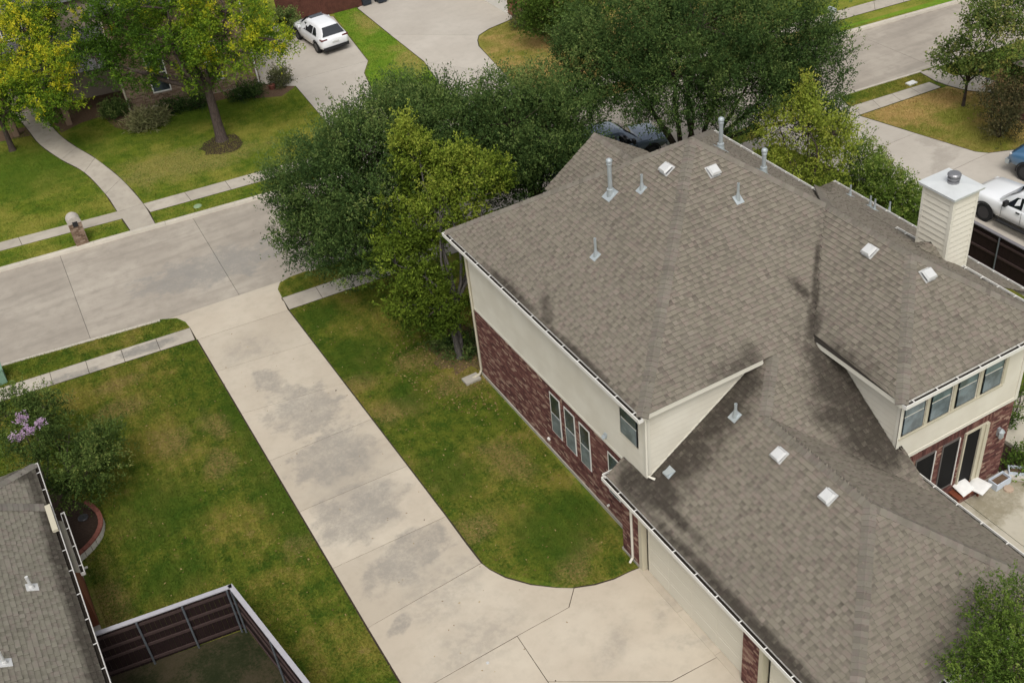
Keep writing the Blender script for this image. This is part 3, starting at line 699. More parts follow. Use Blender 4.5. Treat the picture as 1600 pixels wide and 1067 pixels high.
faces = dict(
    main_left=[A_, B_, P_], main_front=[B_, C_, P_], main_right=[C_, D_, P_],
    main_back=[A_, E_, F_, V_, W_, (18.5, 15.43, z_mb(15.43)), (18.5, 18.2, z_mb(18.2)), S_, K_, P_],
    garage_left=[(12.0, 20.0, 2.8), GL, Q_, F_, E_, (16.69, 18.83, z_gl(16.69)), (12.68, 18.83, z_gl(12.68)), (12.68, 20.0, z_gl(12.68))],
    garage_back=[GL, GR, Q_], garage_right=[GR, (19.08, 15.43, 2.8), (18.75, 15.43, z_gr(18.75)), V_, F_, Q_],
    wing_left=[NN, M_, K_, S_], wing_back=[NN, O_, M_], wing_right=[O_, (23.9, 23.3, 5.9), (23.42, 24.25, 6.22), K_, M_],
    gable_left=[(16.45, 30.4, 5.9), (18.6, 30.4, 7.33), (18.6, 28.0, 7.33), (16.45, 30.1, 5.9)], gable_right=[(20.75, 30.4, 5.9), (18.6, 30.4, 7.33), (18.6, 28.0, 7.33), (20.75, 30.1, 5.9)],
    side_right=[(27.9, 18.9, 3.0), (27.9, 28.15, 3.0), (23.6, 23.85, 5.58), (23.6, 18.9, 5.58)], side_front=[(27.9, 28.15, 3.0), (23.6, 28.15, 3.0), (23.6, 23.85, 5.58)])
NRM = {k: frame_of(p)[3] for k, p in faces.items()}
ps = []
mb = MB()
for k, p in faces.items():
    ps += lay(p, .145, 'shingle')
    n = NRM[k]; q = [np.array(x)-n*.012 for x in p]
    nn = sum(np.cross(q[i], q[(i+1) % len(q)]) for i in range(len(q)))
    mb.add(q if nn[2] > 0 else q[::-1], [tuple(range(len(q)))])
roof = mb.build('roof', M_UNDER, house)
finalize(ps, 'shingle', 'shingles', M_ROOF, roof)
caps = []
def cap(p, q, a, b): ridge_caps(p, q, NRM[a], NRM[b], caps)
cap(A_, P_, 'main_left', 'main_back'); cap(B_, P_, 'main_left', 'main_front'); cap(K_, P_, 'main_back', 'main_right'); cap(C_, P_, 'main_right', 'main_front')
cap(GL, Q_, 'garage_left', 'garage_back'); cap(GR, Q_, 'garage_right', 'garage_back'); cap(Q_, F_, 'garage_left', 'garage_right'); cap(F_, E_, 'garage_left', 'main_back')
cap(NN, M_, 'wing_left', 'wing_back'); cap(O_, M_, 'wing_back', 'wing_right'); cap(M_, K_, 'wing_left', 'wing_right'); cap((18.6, 30.4, 7.33), (18.6, 28.0, 7.33), 'gable_left', 'gable_right')
cap((23.42, 24.25, 6.18), K_, 'wing_right', 'main_right')
finalize(caps, 'ridge_cap', 'ridge_caps', M_CAP, roof)

MB().add([K_, (23.42, 24.25, 6.22), (23.42, 24.25, 5.8), (K_[0], K_[1], K_[2]-.3)], [(0, 1, 2, 3)]).add([(23.42, 24.25, 6.22), (23.9, 23.3, 5.9), (23.9, 23.3, 5.5), (23.42, 24.25, 5.5)], [(0, 1, 2, 3)]).build('flashing', M_CAP, house)
# walls: mortar core, bricks, boards
core = MB()
core.box(12.65, 23.35, 18.9, 29.3, .1, 3.1); core.box(12.37, 18.9, 10.3, 19.45, .0, 2.6); core.box(12.17, 12.36, 18.62, 19.5, 0, 2.6); core.box(12.17, 12.36, 13.3, 13.96, 0, 2.6); core.box(12.17, 12.36, 10.3, 10.78, 0, 2.6); core.box(18.55, 23.3, 15.47, 19.5, .1, 3.2); core.box(23.3, 27.5, 19.3, 27.8, .1, 2.95)
wall = core.build('wall', M_MORTAR, house)
up = MB(); up.box(12.645, 23.35, 18.87, 29.32, 3.1, 5.86); up.box(18.53, 23.32, 15.45, 19.5, 3.2, 5.84); up.box(23.3, 24.0, 19.85, 23.8, 3, 5.8)
up.add([(16.8, 30.2, 5.8), (18.6, 30.2, 7.05), (20.4, 30.2, 5.8), (16.8, 28.6, 5.8), (18.6, 28.6, 7.05), (20.4, 28.6, 5.8)], [(0, 1, 2)[::-1], (0, 3, 4, 1), (1, 4, 5, 2)])
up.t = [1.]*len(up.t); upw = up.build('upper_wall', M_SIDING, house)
MB().box(12.6, 23.4, 18.9, 29.36, -.1, .12).box(18.5, 23.36, 15.42, 18.9, -.1, .16).box(12.14, 12.6, 18.6, 19.55, -.1, .1).build('foundation', M_FOUND, house)

def rect(plane, c, a, b, z0, z1):
    if plane == 'x': return [(c, a, z0), (c, b, z0), (c, b, z1), (c, a, z1)]
    return [(a, c, z0), (b, c, z0), (b, c, z1), (a, c, z1)]
LW = [(23.64, 24.26), (22.76, 23.38), (21.9, 22.5), (20.3, 20.9)]
bricks = []
bricks += lay(rect('x', 12.65, 18.9, 29.3, .12, 3.1), .071, 'brick', (-1, 0, 0), [rect('x', 12.65, a-.02, b+.02, 1.0, 2.76) for a, b in LW])
bricks += lay(rect('x', 12.17, 18.62, 19.5, .1, 2.6), .071, 'brick', (-1, 0, 0))
bricks += lay(rect('x', 12.17, 13.3, 13.96, .02, 2.6), .071, 'brick', (-1, 0, 0)); bricks += lay(rect('x', 12.17, 10.3, 10.8, .02, 2.6), .071, 'brick', (-1, 0, 0))
RW = [(19.46, 20.24, .9, 2.8), (20.5, 21.2, .9, 2.8), (21.36, 22.28, .2, 2.86)]
bricks += lay(rect('y', 15.47, 18.55, 23.3, .16, 3.2), .071, 'brick', (0, -1, 0), [rect('y', 15.47, a, b, c, d) for a, b, c, d in RW])
# the pier beside the garage door shows its return faces
bricks += lay(rect('y', 13.3, 12.17, 12.5, .02, 2.5), .071, 'brick', (0, -1, 0))
finalize(bricks, 'brick', 'bricks', M_BRICK, wall)
boards = []
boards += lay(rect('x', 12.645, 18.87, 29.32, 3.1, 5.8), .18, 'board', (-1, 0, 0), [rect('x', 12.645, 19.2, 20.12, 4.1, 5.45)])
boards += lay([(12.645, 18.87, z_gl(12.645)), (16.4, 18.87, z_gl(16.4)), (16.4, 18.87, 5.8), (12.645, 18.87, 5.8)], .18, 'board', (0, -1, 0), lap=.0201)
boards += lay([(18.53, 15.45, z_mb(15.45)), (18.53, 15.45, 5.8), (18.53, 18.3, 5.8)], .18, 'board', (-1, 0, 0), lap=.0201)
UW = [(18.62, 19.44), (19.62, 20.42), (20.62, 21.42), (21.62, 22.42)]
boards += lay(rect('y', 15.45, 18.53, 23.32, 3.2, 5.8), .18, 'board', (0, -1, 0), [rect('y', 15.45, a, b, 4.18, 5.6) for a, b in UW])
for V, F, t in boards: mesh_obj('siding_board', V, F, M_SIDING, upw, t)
tr = MB()
tr.box(12.625, 12.66, 18.85, 18.98, 3.4, 5.8).box(12.625, 12.77, 18.835, 18.868, 3.4, 5.8)
tr.box(18.505, 18.53, 15.42, 15.55, 3.3, 5.8).box(18.505, 18.62, 15.415, 15.44, 3.3, 5.8).box(23.22, 23.34, 15.415, 15.44, 3.2, 5.8)
tr.box(12.62, 12.64, 18.99, 29.3, 3.02, 3.12).box(18.64, 23.3, 15.42, 15.442, 3.18, 3.3)
# fascia boards under the roof edges and soffits
def fascia(p, q, h=.16, t=.025, dz=-.02):
    tr.bar((p[0], p[1], p[2]+dz-h/2), (q[0], q[1], q[2]+dz-h/2), t, h)
fascia((12.36, 18.58, 5.95), (16.4, 18.58, 5.95)); fascia((12.36, 18.58, 5.95), (12.36, 30.03, 5.95)); fascia((18.13, 15.13, 5.9), (18.13, 18.35, 5.9)); fascia((18.13, 15.13, 5.9), (23.87, 15.13, 5.9))
fascia((12.03, 9.95, 2.8), (12.03, 19.98, 2.8)); fascia((19.05, 9.95, 2.8), (19.05, 15.42, 2.8)); fascia((23.42, 24.3, 5.95), (23.42, 30.0, 5.95)); fascia((27.87, 18.9, 3), (27.87, 28.1, 3)); fascia((23.7, 28.1, 3), (27.87, 28.1, 3)); fascia((23.87, 15.13, 5.9), (23.87, 23.2, 5.9))
fascia((12.03, 19.98, 2.8), (12.66, 19.98, 2.8))
tr.box(12.38, 12.64, 18.6, 30.0, 5.76, 5.79).box(12.38, 17.9, 18.6, 18.86, 5.765, 5.795).box(18.15, 18.52, 15.15, 18.4, 5.71, 5.74).box(18.15, 23.85, 15.15, 15.44, 5.715, 5.745).box(12.05, 12.64, 10, 19.95, 2.6, 2.63)
# drip edge along the sloping sides of the front gable
trim = tr.build('trim', M_TRIM_L, house)

def gutter(p, q, out, mat=M_WHITE, hang=.62, w=.13, parent=house):
    """open gutter from p to q, out = plan direction away from the roof"""
    p, q = np.array(p, float), np.array(q, float); d = q-p; L = np.linalg.norm(d); d /= L; o = np.array([*out, 0.]); zz = np.array([0, 0, 1.])
    g = MB()
    g.obox(p, d, o, zz, (0, L), (w-.012, w+.012), (-.11, .015)); g.obox(p, d, o, zz, (0, L), (.0, w-.012), (-.12, -.105)); g.obox(p, d, o, zz, (0, L), (-.015, 0.0), (-.11, -.012))
    for e in (0, L-.012): g.obox(p+d*e, d, o, zz, (0, .012), (0, w-.012), (-.105, .01))
    s = .3
    while s < L: g.obox(p+d*s, d, o, zz, (0, .03), (-.01, w-.012), (.0, .012)); s += hang*random.uniform(.9, 1.1)*1.0
    go = g.build('gutter', mat, parent)
    dbm = MB().obox(p, d, o, zz, (.013, L-.013), (.001, w-.013), (-.104, -.055)); dbm.build('debris', M_DEBRIS, go)
    return go
gutter((12.33, 18.5, 5.93), (12.33, 30.05, 5.93), (-1, 0), hang=.9); gutter((12.0, 9.85, 2.78), (12.0, 20.05, 2.78), (-1, 0), hang=.9); gutter((19.08, 9.85, 2.78), (19.08, 15.42, 2.78), (1, 0), hang=.9)
gutter((18.12, 15.1, 5.88), (23.95, 15.1, 5.88), (0, -1), hang=.8); gutter((11.95, 20.0, 2.78), (12.62, 20.0, 2.78), (0, 1)); gutter((23.45, 24.35, 5.93), (23.45, 30.0, 5.93), (1, 0)); gutter((12.0, 9.92, 2.78), (19.08, 9.92, 2.78), (0, -1))
gutter((23.9, 19.9, 5.88), (23.9, 21.3, 5.88), (1, 0)); gutter((23.9, 15.1, 5.88), (23.9, 18.6, 5.88), (1, 0)); gutter((27.9, 18.9, 2.98), (27.9, 28.2, 2.98), (1, 0))
# downpipes
MB().tube([(12.45, 29.28, 5.8), (12.58, 29.28, 5.55), (12.585, 29.28, .3), (12.5, 29.28, .14), (12.2, 29.28, .08)], .045, 6).build('downpipe', M_TRIM, house)
MB().tube([(12.4, 18.68, 5.8), (12.6, 18.78, 5.55), (12.6, 18.78, 3.45), (12.75, 18.62, 3.36)], .04, 6).build('downpipe', M_TRIM_L, house)
MB().tube([(12.05, 18.95, 2.62), (12.12, 18.95, 2.45), (12.12, 18.95, .2), (12.0, 18.93, .06)], .04, 6).build('downpipe', M_TRIM_L, house)
MB().box(11.85, 12.45, 29.1, 29.5, .0, .1).build('splash_block', M_FOUND, house)

def window(parent, plane, c, a, b, z0, z1, n, glass=M_GLASS, frame=M_WHITE, low=None, rec=.07, fr=.045, sill=True, grid=False):
    """double hung window set into a wall plane; n = outward sign along the plane axis"""
    def bx(mbb, u0, u1, w0, w1, d0, d1):
        lo, hi = sorted((c+n*d0, c+n*d1))
        if plane == 'x': mbb.box(lo, hi, u0, u1, w0, w1)
        else: mbb.box(u0, u1, lo, hi, w0, w1)
    f = MB(); mid = (z0+z1)/2
    bx(f, a, a+fr, z0, z1, -rec, .02); bx(f, b-fr, b, z0, z1, -rec, .02); bx(f, a+fr, b-fr, z0, z0+fr, -rec, .02); bx(f, a+fr, b-fr, z1-fr, z1, -rec, .02); bx(f, a+fr, b-fr, mid-.025, mid+.025, -rec+.01, -.0)
    w = f.build('window', frame, parent)
    g = MB(); bx(g, a+fr, b-fr, mid+.025, z1-fr, -rec+.0, -rec+.02); g.build('pane', glass, w)
    g = MB(); bx(g, a+fr, b-fr, z0+fr, mid-.025, -rec+.005, -rec+.03); g.build('pane', low or glass, w)
    if grid:
        q = MB()
        for i in (1, 2): u = a+(b-a)*i/3; bx(q, u-.01, u+.01, z0+fr, z1-fr, -rec+.03, -rec+.04)
        for i in range(1, 6):
            if i != 3: z = z0+(z1-z0)*i/6; bx(q, a+fr, b-fr, z-.01, z+.01, -rec+.041, -rec+.05)
        q.build('glazing_bar', frame, w)
    return w
# holes in the cores are shallow niches: dark reveals
def niche(plane, c, a, b, z0, z1, n, parent):
    pass
for a, b in LW:
    window(house, 'x', 12.65, a, b, 1.05, 2.74, -1, M_GLASS, M_WHITE, M_SASH_D, rec=-.003, fr=.05)
    s = MB(); y = a-.05
    while y < b+.04: s.box(12.60, 12.66, y, y+.065, .93, 1.03, random.random()*.6); y += .075
    s.build('sill', M_BRICK, house)
    s = MB(); y = a-.05
    while y < b+.04: s.box(12.633, 12.66, y, y+.065, 2.76, 2.96, random.random()*.5); y += .075
    s.build('lintel', M_BRICK, house)
window(house, 'x', 12.645, 19.22, 20.1, 4.13, 5.42, -1, M_GLASS, M_TRIM_L, M_SASH_D, rec=-.02, fr=.06)
for a, b in UW: window(house, 'y', 15.45, a, b, 4.2, 5.58, -1, M_GLASS_B, M_TRIM_L, glassmat('lower_sash_glass', (.13, .17, .19), .2, .35, 2.5), rec=-.02, fr=.06)
MB().box(18.56, 22.5, 15.39, 15.44, 4.12, 4.18).box(19.47, 19.59, 15.41, 15.44, 4.18, 5.6).box(20.47, 20.59, 15.41, 15.44, 4.18, 5.6).box(21.47, 21.59, 15.41, 15.44, 4.18, 5.6).box(22.45, 22.57, 15.41, 15.44, 4.18, 5.6).build('window_casing', M_TRIM, house)
for a, b, c, d in RW[:2]:
    w = MB().box(a, a+.05, 15.44, 15.5, c, d).box(b-.05, b, 15.44, 15.5, c, d).box(a+.05, b-.05, 15.44, 15.5, c, c+.05).box(a+.05, b-.05, 15.44, 15.5, d-.05, d).build('window', plain('dark_frame', (.1, .09, .085), .5), house)
    MB().box(a+.05, b-.05, 15.455, 15.468, c+.05, d-.05).build('screen', M_SCREEN, w)
    MB().box(b-.045, b-.015, 15.42, 15.439, c, d).build('frame_edge', M_WHITE, w)
a, b, c, d = RW[2]
w = MB().box(a, a+.06, 15.40, 15.5, c, d).box(b-.28, b-.14, 15.40, 15.5, c, d).box(b-.14, b, 15.36, 15.5, c, d).box(a+.06, b-.28, 15.40, 15.5, c, c+.2).box(a+.06, b-.28, 15.40, 15.5, d-.06, d).build('door', M_TRIM, house)
MB().box(a+.06, b-.28, 15.45, 15.468, c+.2, d-.06).build('pane', M_SCREEN, w)
s = MB(); x = a
while x < b: s.box(x, x+.1, 15.2, 15.44, .16, .26, random.random()); x += .11
s.build('doorstep', M_BRICK, house)
# soldier course over the ground-floor openings
s = MB(); x = 19.3
while x < 22.4: s.box(x, x+.062, 15.44, 15.466, 2.88, 3.1, random.random()*.75); x += .072
s.build('soldier_course', M_BRICK, house)
# wall lamp
l = MB(); l.box(22.79, 22.89, 15.40, 15.455, 2.0, 2.3).lathe((22.84, 15.33, 1.95), [(.05, 0), (.085, .08), (.085, .25), (.11, .27), (.02, .38)], 6)
l.build('wall_lamp', M_GALV, house)
MB().box(12.58, 12.64, 20.86, 20.98, 3.28, 3.42).add([(12.5, 20.85, 3.3), (12.5, 20.99, 3.3), (12.64, 20.99, 3.44), (12.64, 20.85, 3.44)], [(0, 1, 2, 3)]).build('dryer_vent', M_GALV, house)
MB().box(12.56, 12.64, 20.95, 21.0, .35, .40).box(12.57, 12.64, 24.5, 24.6, .42, .5).build('hose_tap', M_WHITE, house)
# garage doors: recessed, four ribbed sections each
for (y0, y1) in ((13.98, 18.45), (10.8, 13.1)):
    gd = MB().box(12.30, 12.36, y0, y0+.06, .03, 2.4).box(12.30, 12.36, y1-.06, y1, .03, 2.4).box(12.12, 12.36, y0-.3, y1+.1, 2.405, 2.52).build('garage_door', M_TRIM, house)
    for i in range(4):
        s = MB(); z0 = .04+i*.59; s.box(12.30, 12.34, y0+.06, y1-.005, z0, z0+.583)
        n = max(2, round((y1-y0)/1.1)); w = (y1-y0-.1)/n
        for j in range(n): s.box(12.293, 12.30, y0+.14+j*w, y0+.02+(j+1)*w, z0+.1, z0+.48)
        s.build('section', M_GDOOR, gd)
MB().box(12.13, 12.36, 18.47, 18.62, .02, 2.4).build('door_post', M_TRIM, house); MB().box(12.13, 12.36, 13.15, 13.295, .02, 2.4).build('door_post', M_TRIM, house)

# chimney
ch = MB().box(23.24, 24.2, 18.68, 19.8, 3.2, 8.44, 1.).build('chimney', M_SIDING, house)
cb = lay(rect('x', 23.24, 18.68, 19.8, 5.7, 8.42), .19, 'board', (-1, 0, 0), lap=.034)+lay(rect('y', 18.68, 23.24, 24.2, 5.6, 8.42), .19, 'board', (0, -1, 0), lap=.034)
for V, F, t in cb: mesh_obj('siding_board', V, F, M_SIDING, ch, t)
MB().box(23.2, 23.24, 18.64, 18.75, 5.7, 8.42).box(23.215, 23.32, 18.652, 18.676, 5.6, 8.42).box(24.12, 24.22, 18.652, 18.676, 4, 8.42).box(23.212, 23.238, 19.72, 19.82, 5.7, 8.42).build('corner_trim', M_TRIM_L, ch)
k = MB().box(23.12, 24.32, 18.56, 19.92, 8.42, 8.5); k.add([(23.1, 18.54, 8.5), (24.34, 18.54, 8.5), (24.34, 19.94, 8.5), (23.1, 19.94, 8.5), (23.74, 19.2, 8.58)], [(0, 1, 4), (1, 2, 4), (2, 3, 4), (3, 0, 4)])
k.build('cap', plain('chimney_cap_metal', (.64, .66, .65), .4, .5, .2, .1, 4), ch)
MB().lathe((23.74, 19.22, 8.55), [(.17, 0), (.17, .08), (.14, .08), (.14, .11), (.18, .14), (.18, .18), (.15, .18), (.15, .25), (.195, .25), (.195, .28), (.16, .32), (.08, .34)], 24).build('flue', plain('grey_flue_metal', (.25, .25, .26), .4, .5, .6), ch)
ck = [(22.62, 19.24, 6.77), (23.22, 18.64, 6.37), (23.22, 19.24, 6.72)]; ck2 = [(22.62, 19.24, 6.77), (23.22, 19.24, 6.72), (23.22, 19.84, 6.37)]
MB().add(ck, [(0, 1, 2)]).add(ck2, [(0, 1, 2)]).build('cricket', M_UNDER, roof)
cs = lay(ck, .142, 'shingle')+lay(ck2, .142, 'shingle'); c2 = MB()
for V, F, t in cs: c2.add(V, F, t)
o = c2.build('cricket_shingles', M_ROOF, roof); o['kind'] = 'stuff'

# ---- roof vents and pipes
def face_z(face, x, y):
    o, u, v, n = frame_of(faces[face]); return o[2]-(n[0]*(x-o[0])+n[1]*(y-o[1]))/n[2]
def hit(face, px, py):
    """point of a roof face seen at a surveyed photo position"""
    o, u, v, n = frame_of(faces[face]); d = CR*(px-800)-CU*(py-533.5)+_f*FPX; t = ((o-CAMP)@n)/(d@n); return CAMP+d*t
def box_vent(face, px, py, k=.66):
    p = hit(face, px, py); o, u, v, n = frame_of(faces[face]); b = MB()
    b.obox(p, u, v, n, (-.27*k, .27*k), (-.28*k, .3*k), (.015, .035)); base = b.build('box_vent', M_VENTTOP, roof)
    b = MB(); b.obox(p, u, v, n, (-.19*k, .19*k), (-.19*k, .2*k), (.035, .15)); b.build('louvre', M_VENTDK, base)
    b = MB(); V = []
    for (x, y, z) in ((-.27, -.27, .15), (.27, -.27, .15), (.27, .25, .12), (-.27, .25, .12), (-.2, -.2, .215), (.2, -.2, .215), (.2, .2, .18), (-.2, .2, .18)): V.append(p+u*x*k+v*y*k+n*z)
    b.add(V, [(4, 5, 6, 7), (0, 1, 5, 4), (1, 2, 6, 5), (2, 3, 7, 6), (3, 0, 4, 7), (3, 2, 1, 0)]); b.build('hood', M_VENTTOP, base)
for f, x, y in (('main_left', 1043, 266), ('main_back', 1113, 269), ('wing_left', 1360, 394), ('wing_back', 1448, 431), ('garage_left', 1219, 712), ('garage_left', 1295, 777)): box_vent(f, x, y)
def pipe(face, px, py, r, h, ball=False):
    p = hit(face, px, py); o, u, v, n = frame_of(faces[face]); b = MB()
    b.obox(p, u, v, n, (-r*2.4-.04, r*2.4+.04), (-r*2.4-.06, r*2.4+.04), (.012, .028)); fl = b.build('vent_pipe', M_GALV, roof)
    b = MB(); pr = [(r*2.2, -.05), (r*1.6, .1), (r*1.15, .22), (r, .24), (r, h)]
    if ball: pr = [(r*2.0, -.1), (r*1.6, .12), (r*1.6, .2), (r, .21), (r, h-.17), (r*1.25, h-.17), (r*1.25, h-.13), (r*1.1, h-.12), (r*1.45, h-.08), (r*1.5, h-.04), (r*1.3, h), (r*.7, h+.03)]
    else: pr += [(r*.75, h), (r*.75, h-.05)]
    b.lathe(tuple(p), pr, 12); b.build('stack', M_GALV, fl, smooth=False)
pipe('main_left', 954, 304, .068, 1.2, True); pipe('main_left', 1003, 296, .04, .5); pipe('main_left', 931, 400, .04, .62); pipe('main_back', 1153, 312, .04, .55); pipe('garage_left', 1149, 650, .045, .45)
pipe('main_right', 1126, 233, .066, 1.05, True); pipe('main_right', 1193, 270, .066, .8, True)
for x, y in ((1328, 306), (1359, 323), (1366, 328), (1389, 332)): pipe('side_right', x, y, .035, .45)
p = hit('garage_left', 1046, 738); o, u, v, n = frame_of(faces['garage_left'])
b = MB().obox(p, u, v, n, (-.14, .14), (-.15, .15), (.012, .03)); ho = b.build('hood_vent', M_GALV, roof)
V = [p+u*x+v*y+n*z for x, y, z in ((-.1, -.1, .03), (.1, -.1, .03), (.1, .1, .03), (-.1, .1, .03), (-.1, -.12, .13), (.1, -.12, .13))]
MB().add(V, [(4, 5, 2, 3), (0, 4, 3), (1, 2, 5)]).build('scoop', M_GALV, ho)
# kick-out flashing where roof meets the siding
tr2 = MB()
tr2.obox((12.645, 18.85, z_gl(12.645)), (1, 0, .667), (0, 1, 0), (0, 0, 1), (0.05, 4.0), (-.02, .0), (.0, .05))
tr2.build('flashing', M_TRIM_L, house)

# ------------------------------------------------------------------ neighbour's house, bottom left
lh = thing('brick_house', (-6, 22, 0), 'single storey brick house with grey brown shingles at the bottom left', 'house')
def z_l(x): return 2.8+.55*(-2.38-x)
lf = [(-2.38, 30.72, 2.8), (-8.5, 24.6, z_l(-8.5)), (-8.5, 8.0, z_l(-8.5)), (-2.38, 8.0, 2.8)]
lff = [(-2.38, 30.72, 2.8), (-8.5, 24.6, z_l(-8.5)), (-14.6, 30.72, 2.8)]
mb = MB()
for p in (lf, lff):
    n = frame_of(p)[3]; q = [np.array(x)-n*.012 for x in p]; nn = sum(np.cross(q[i], q[(i+1) % len(q)]) for i in range(len(q))); mb.add(q if nn[2] > 0 else q[::-1], [tuple(range(len(q)))])
lroof = mb.build('roof', M_UNDER, lh)
finalize(lay(lf, .145, 'shingle')+lay(lff, .145, 'shingle'), 'shingle', 'shingles', M_ROOF2, lroof)
cl = []; n1, n2 = frame_of(lf)[3], frame_of(lff)[3]
ridge_caps(lf[0], lf[1], n1, n2, cl)
ridge_caps((-2.45, 28.45, z_l(-2.45)+.02), (-5.2, 28.6, z_l(-5.2)+.06), n1, n1+np.array([.02, .02, 0]), cl, w=.17)
finalize(cl, 'ridge_cap', 'ridge_caps', shinglemat('left_cap_shingle', [(0, (.11, .1, .09)), (.3, (.16, .145, .125)), (.6, (.21, .19, .165)), (1, (.27, .25, .21))]), lroof)
lw = MB().box(-9, -2.62, 8, 30.3, 0, 2.7).build('wall', M_MORTAR_TAN, lh)
finalize(lay(rect('x', -2.62, 8, 30.3, .1, 2.7), .071, 'brick', (1, 0, 0)), 'brick', 'bricks', M_BRICK_RED, lw)
MB().box(-2.66, -2.3, 23.9, 28.2, -.1, .14).build('foundation_strip', M_FOUND, lh)
MB().bar((-2.4, 8, 2.7), (-2.4, 30.7, 2.7), .03, .17).bar((-14, 30.7, 2.7), (-2.4, 30.7, 2.7), .03, .17).build('fascia', M_GREYTRIM, lh)
gutter((-2.38, 8, 2.78), (-2.38, 30.75, 2.78), (1, 0), M_GREYTRIM, .95, .12, lh)
# bay with its own little eave
bz = 2.42
MB().add([(-2.4, 25.6, bz+.28), (-2.12, 25.6, bz+.06), (-2.12, 28.0, bz+.06), (-2.4, 28.0, bz+.28)], [(0, 1, 2, 3)]).build('bay_roof', M_ROOF2, lh)
MB().box(-2.62, -2.3, 25.75, 27.9, .0, bz).build('bay_wall', M_BRICK_RED, lh)
gutter((-2.12, 25.6, bz+.04), (-2.12, 28.4, bz+.04), (1, 0), M_GREYTRIM, .8, .1, lh)
MB().box(-2.44, -2.28, 27.25, 28.45, 2.83, 2.93).build('eave_box', M_TRIM, lh)
MB().tube([(-2.28, 28.3, 2.6), (-2.4, 28.3, 2.3), (-2.45, 28.3, .15), (-2.1, 28.35, .06)], .045, 6).build('downpipe', M_TRIM_L, lh)
def hitp(poly, px, py):
    o, u, v, n = frame_of(poly); d = CR*(px-800)-CU*(py-533.5)+_f*FPX; return CAMP+d*(((o-CAMP)@n)/(d@n)), u, v, n
for x, y in ((50, 918), (8, 1036)):
    p, u, v, n = hitp(lf, x, y); b = MB().obox(p, u, v, n, (-.14, .14), (-.16, .16), (.012, .03)); fl = b.build('vent_pipe', M_VENTTOP, lroof)
    MB().lathe(tuple(p), [(.09, -.03), (.06, .1), (.045, .12), (.045, .45), (.03, .45)], 10).build('stack', M_VENTTOP, fl)
# raised bed with stone edge
bed = thing('raised_bed', (-1.8, 30, 0), 'curved raised bed with white stone blocks and brick coping by the left house', 'planter')
arc = []
for t in np.linspace(0, 1, 13):
    a, b, c = np.array(G(118, 868, .3)), np.array(G(172, 822, .3)), np.array(G(132, 784, .3))
    arc.append(tuple(a*(1-t)**2+2*(b+np.array([.35, .1]))*t*(1-t)+c*t*t))
M_STONE = plain('white_stone', (.52, .49, .42), .9, .2, 0, .2, 12); M_COPE = plain('red_coping', (.2, .075, .055), .9, .2, 0, .3, 12)
for i in range(12):
    p, q = np.array([*arc[i], 0]), np.array([*arc[i+1], 0]); d = (q-p)/np.linalg.norm(q-p); nrm = np.cross(d, (0, 0, 1)); L = np.linalg.norm(q-p)
    for k in range(2): MB().obox(p, d, nrm, (0, 0, 1), (.008, L-.008), (-.04, .07+random.uniform(0, .015)), (k*.13+.004, k*.13+.126)).build('stone_block', M_STONE, bed)
    MB().obox(p, d, nrm, (0, 0, 1), (.004, L-.004), (-.06, .09), (.262, .32), random.random()).build('coping_brick', M_COPE, bed)
pl = [(x, y) for x, y in arc]+[(-2.6, arc[-1][1]+1.6), (-2.6, arc[0][1])]
MB().slab(pl, .2, 0).build('soil', M_MULCH, bed)
tag(MB().lathe((*G(130, 809, .2), .2), [(.17, 0), (.17, .03), (.15, .05)], 18).build('round_hatch', M_DARKMET), 'small round dark lid lying in the raised bed', 'lid')

# ------------------------------------------------------------------ fences
def fence(name, label, A, B, h, mat, inward, posts=2.2, rails=(.25, .95, 1.65), cap=True, bw=.14, postmat=M_POST, capmat=M_FENCECAP, z0=0., cat='fence', jitter=.02):
    A, B = np.array([*A, 0.]), np.array([*B, 0.]); d = B-A; L = np.linalg.norm(d); d /= L; o = np.array([*inward, 0.]); zz = np.array([0, 0, 1.])
    f = thing(name, tuple((A+B)/2), label, cat)
    s = 0
    while s < L:
        w = min(bw, L-s); MB().obox(A+d*s, d, o, zz, (.003, w-.003), (-.02+random.uniform(-.003, .003), .0), (z0+.03, h-.02+random.uniform(-jitter, 0)), random.random()).build('board', mat, f); s += bw
    for z in rails: MB().obox(A, d, o, zz, (0.01, L-.01), (.002, .042), (z-.045, z+.045)).build('rail', M_RAIL, f)
    s = .12
    while s < L: MB().tube([A+d*s+o*.075, A+d*s+o*.075+zz*(h-.06)], .03, 8).build('post', postmat, f); s += posts
    if cap: MB().obox(A, d, o, zz, (-.05, L+.02), (-.055, .085), (h-.018, h+.022)).build('cap_board', capmat, f)
    return f
c0, c1, c2 = (-2.62, 23.78), (1.42, 23.21), (2.12, 18.6)
fence('wood_fence', 'dark stained fence panel with pale cap joining the left house', c0, c1, 1.9, M_FENCE, (-.14, -.99), 1.27, (.2, .8, 1.2, 1.68))
fence('wood_fence', 'dark stained fence running down beside the left lawn', c1, (2.75, 14.5), 1.9, M_FENCE, (-.99, -.15), 2.3, (.2, .8, 1.2, 1.68))
fence('wood_fence', 'dark stained fence behind the chimney beside the white pickup', (31.37, 25.3), (31.40, 14), 1.8, M_FENCE, (-1, 0), 2.3, (.25, .9, 1.5), capmat=plain('grey_cap', (.16, .15, .16), .8))
fence('wood_fence', 'brown board fence behind the white car across the street', G(438, 44), G(566, 10), 1.9, M_FENCE2, (0, 1), 2.4, cap=False, jitter=.04)

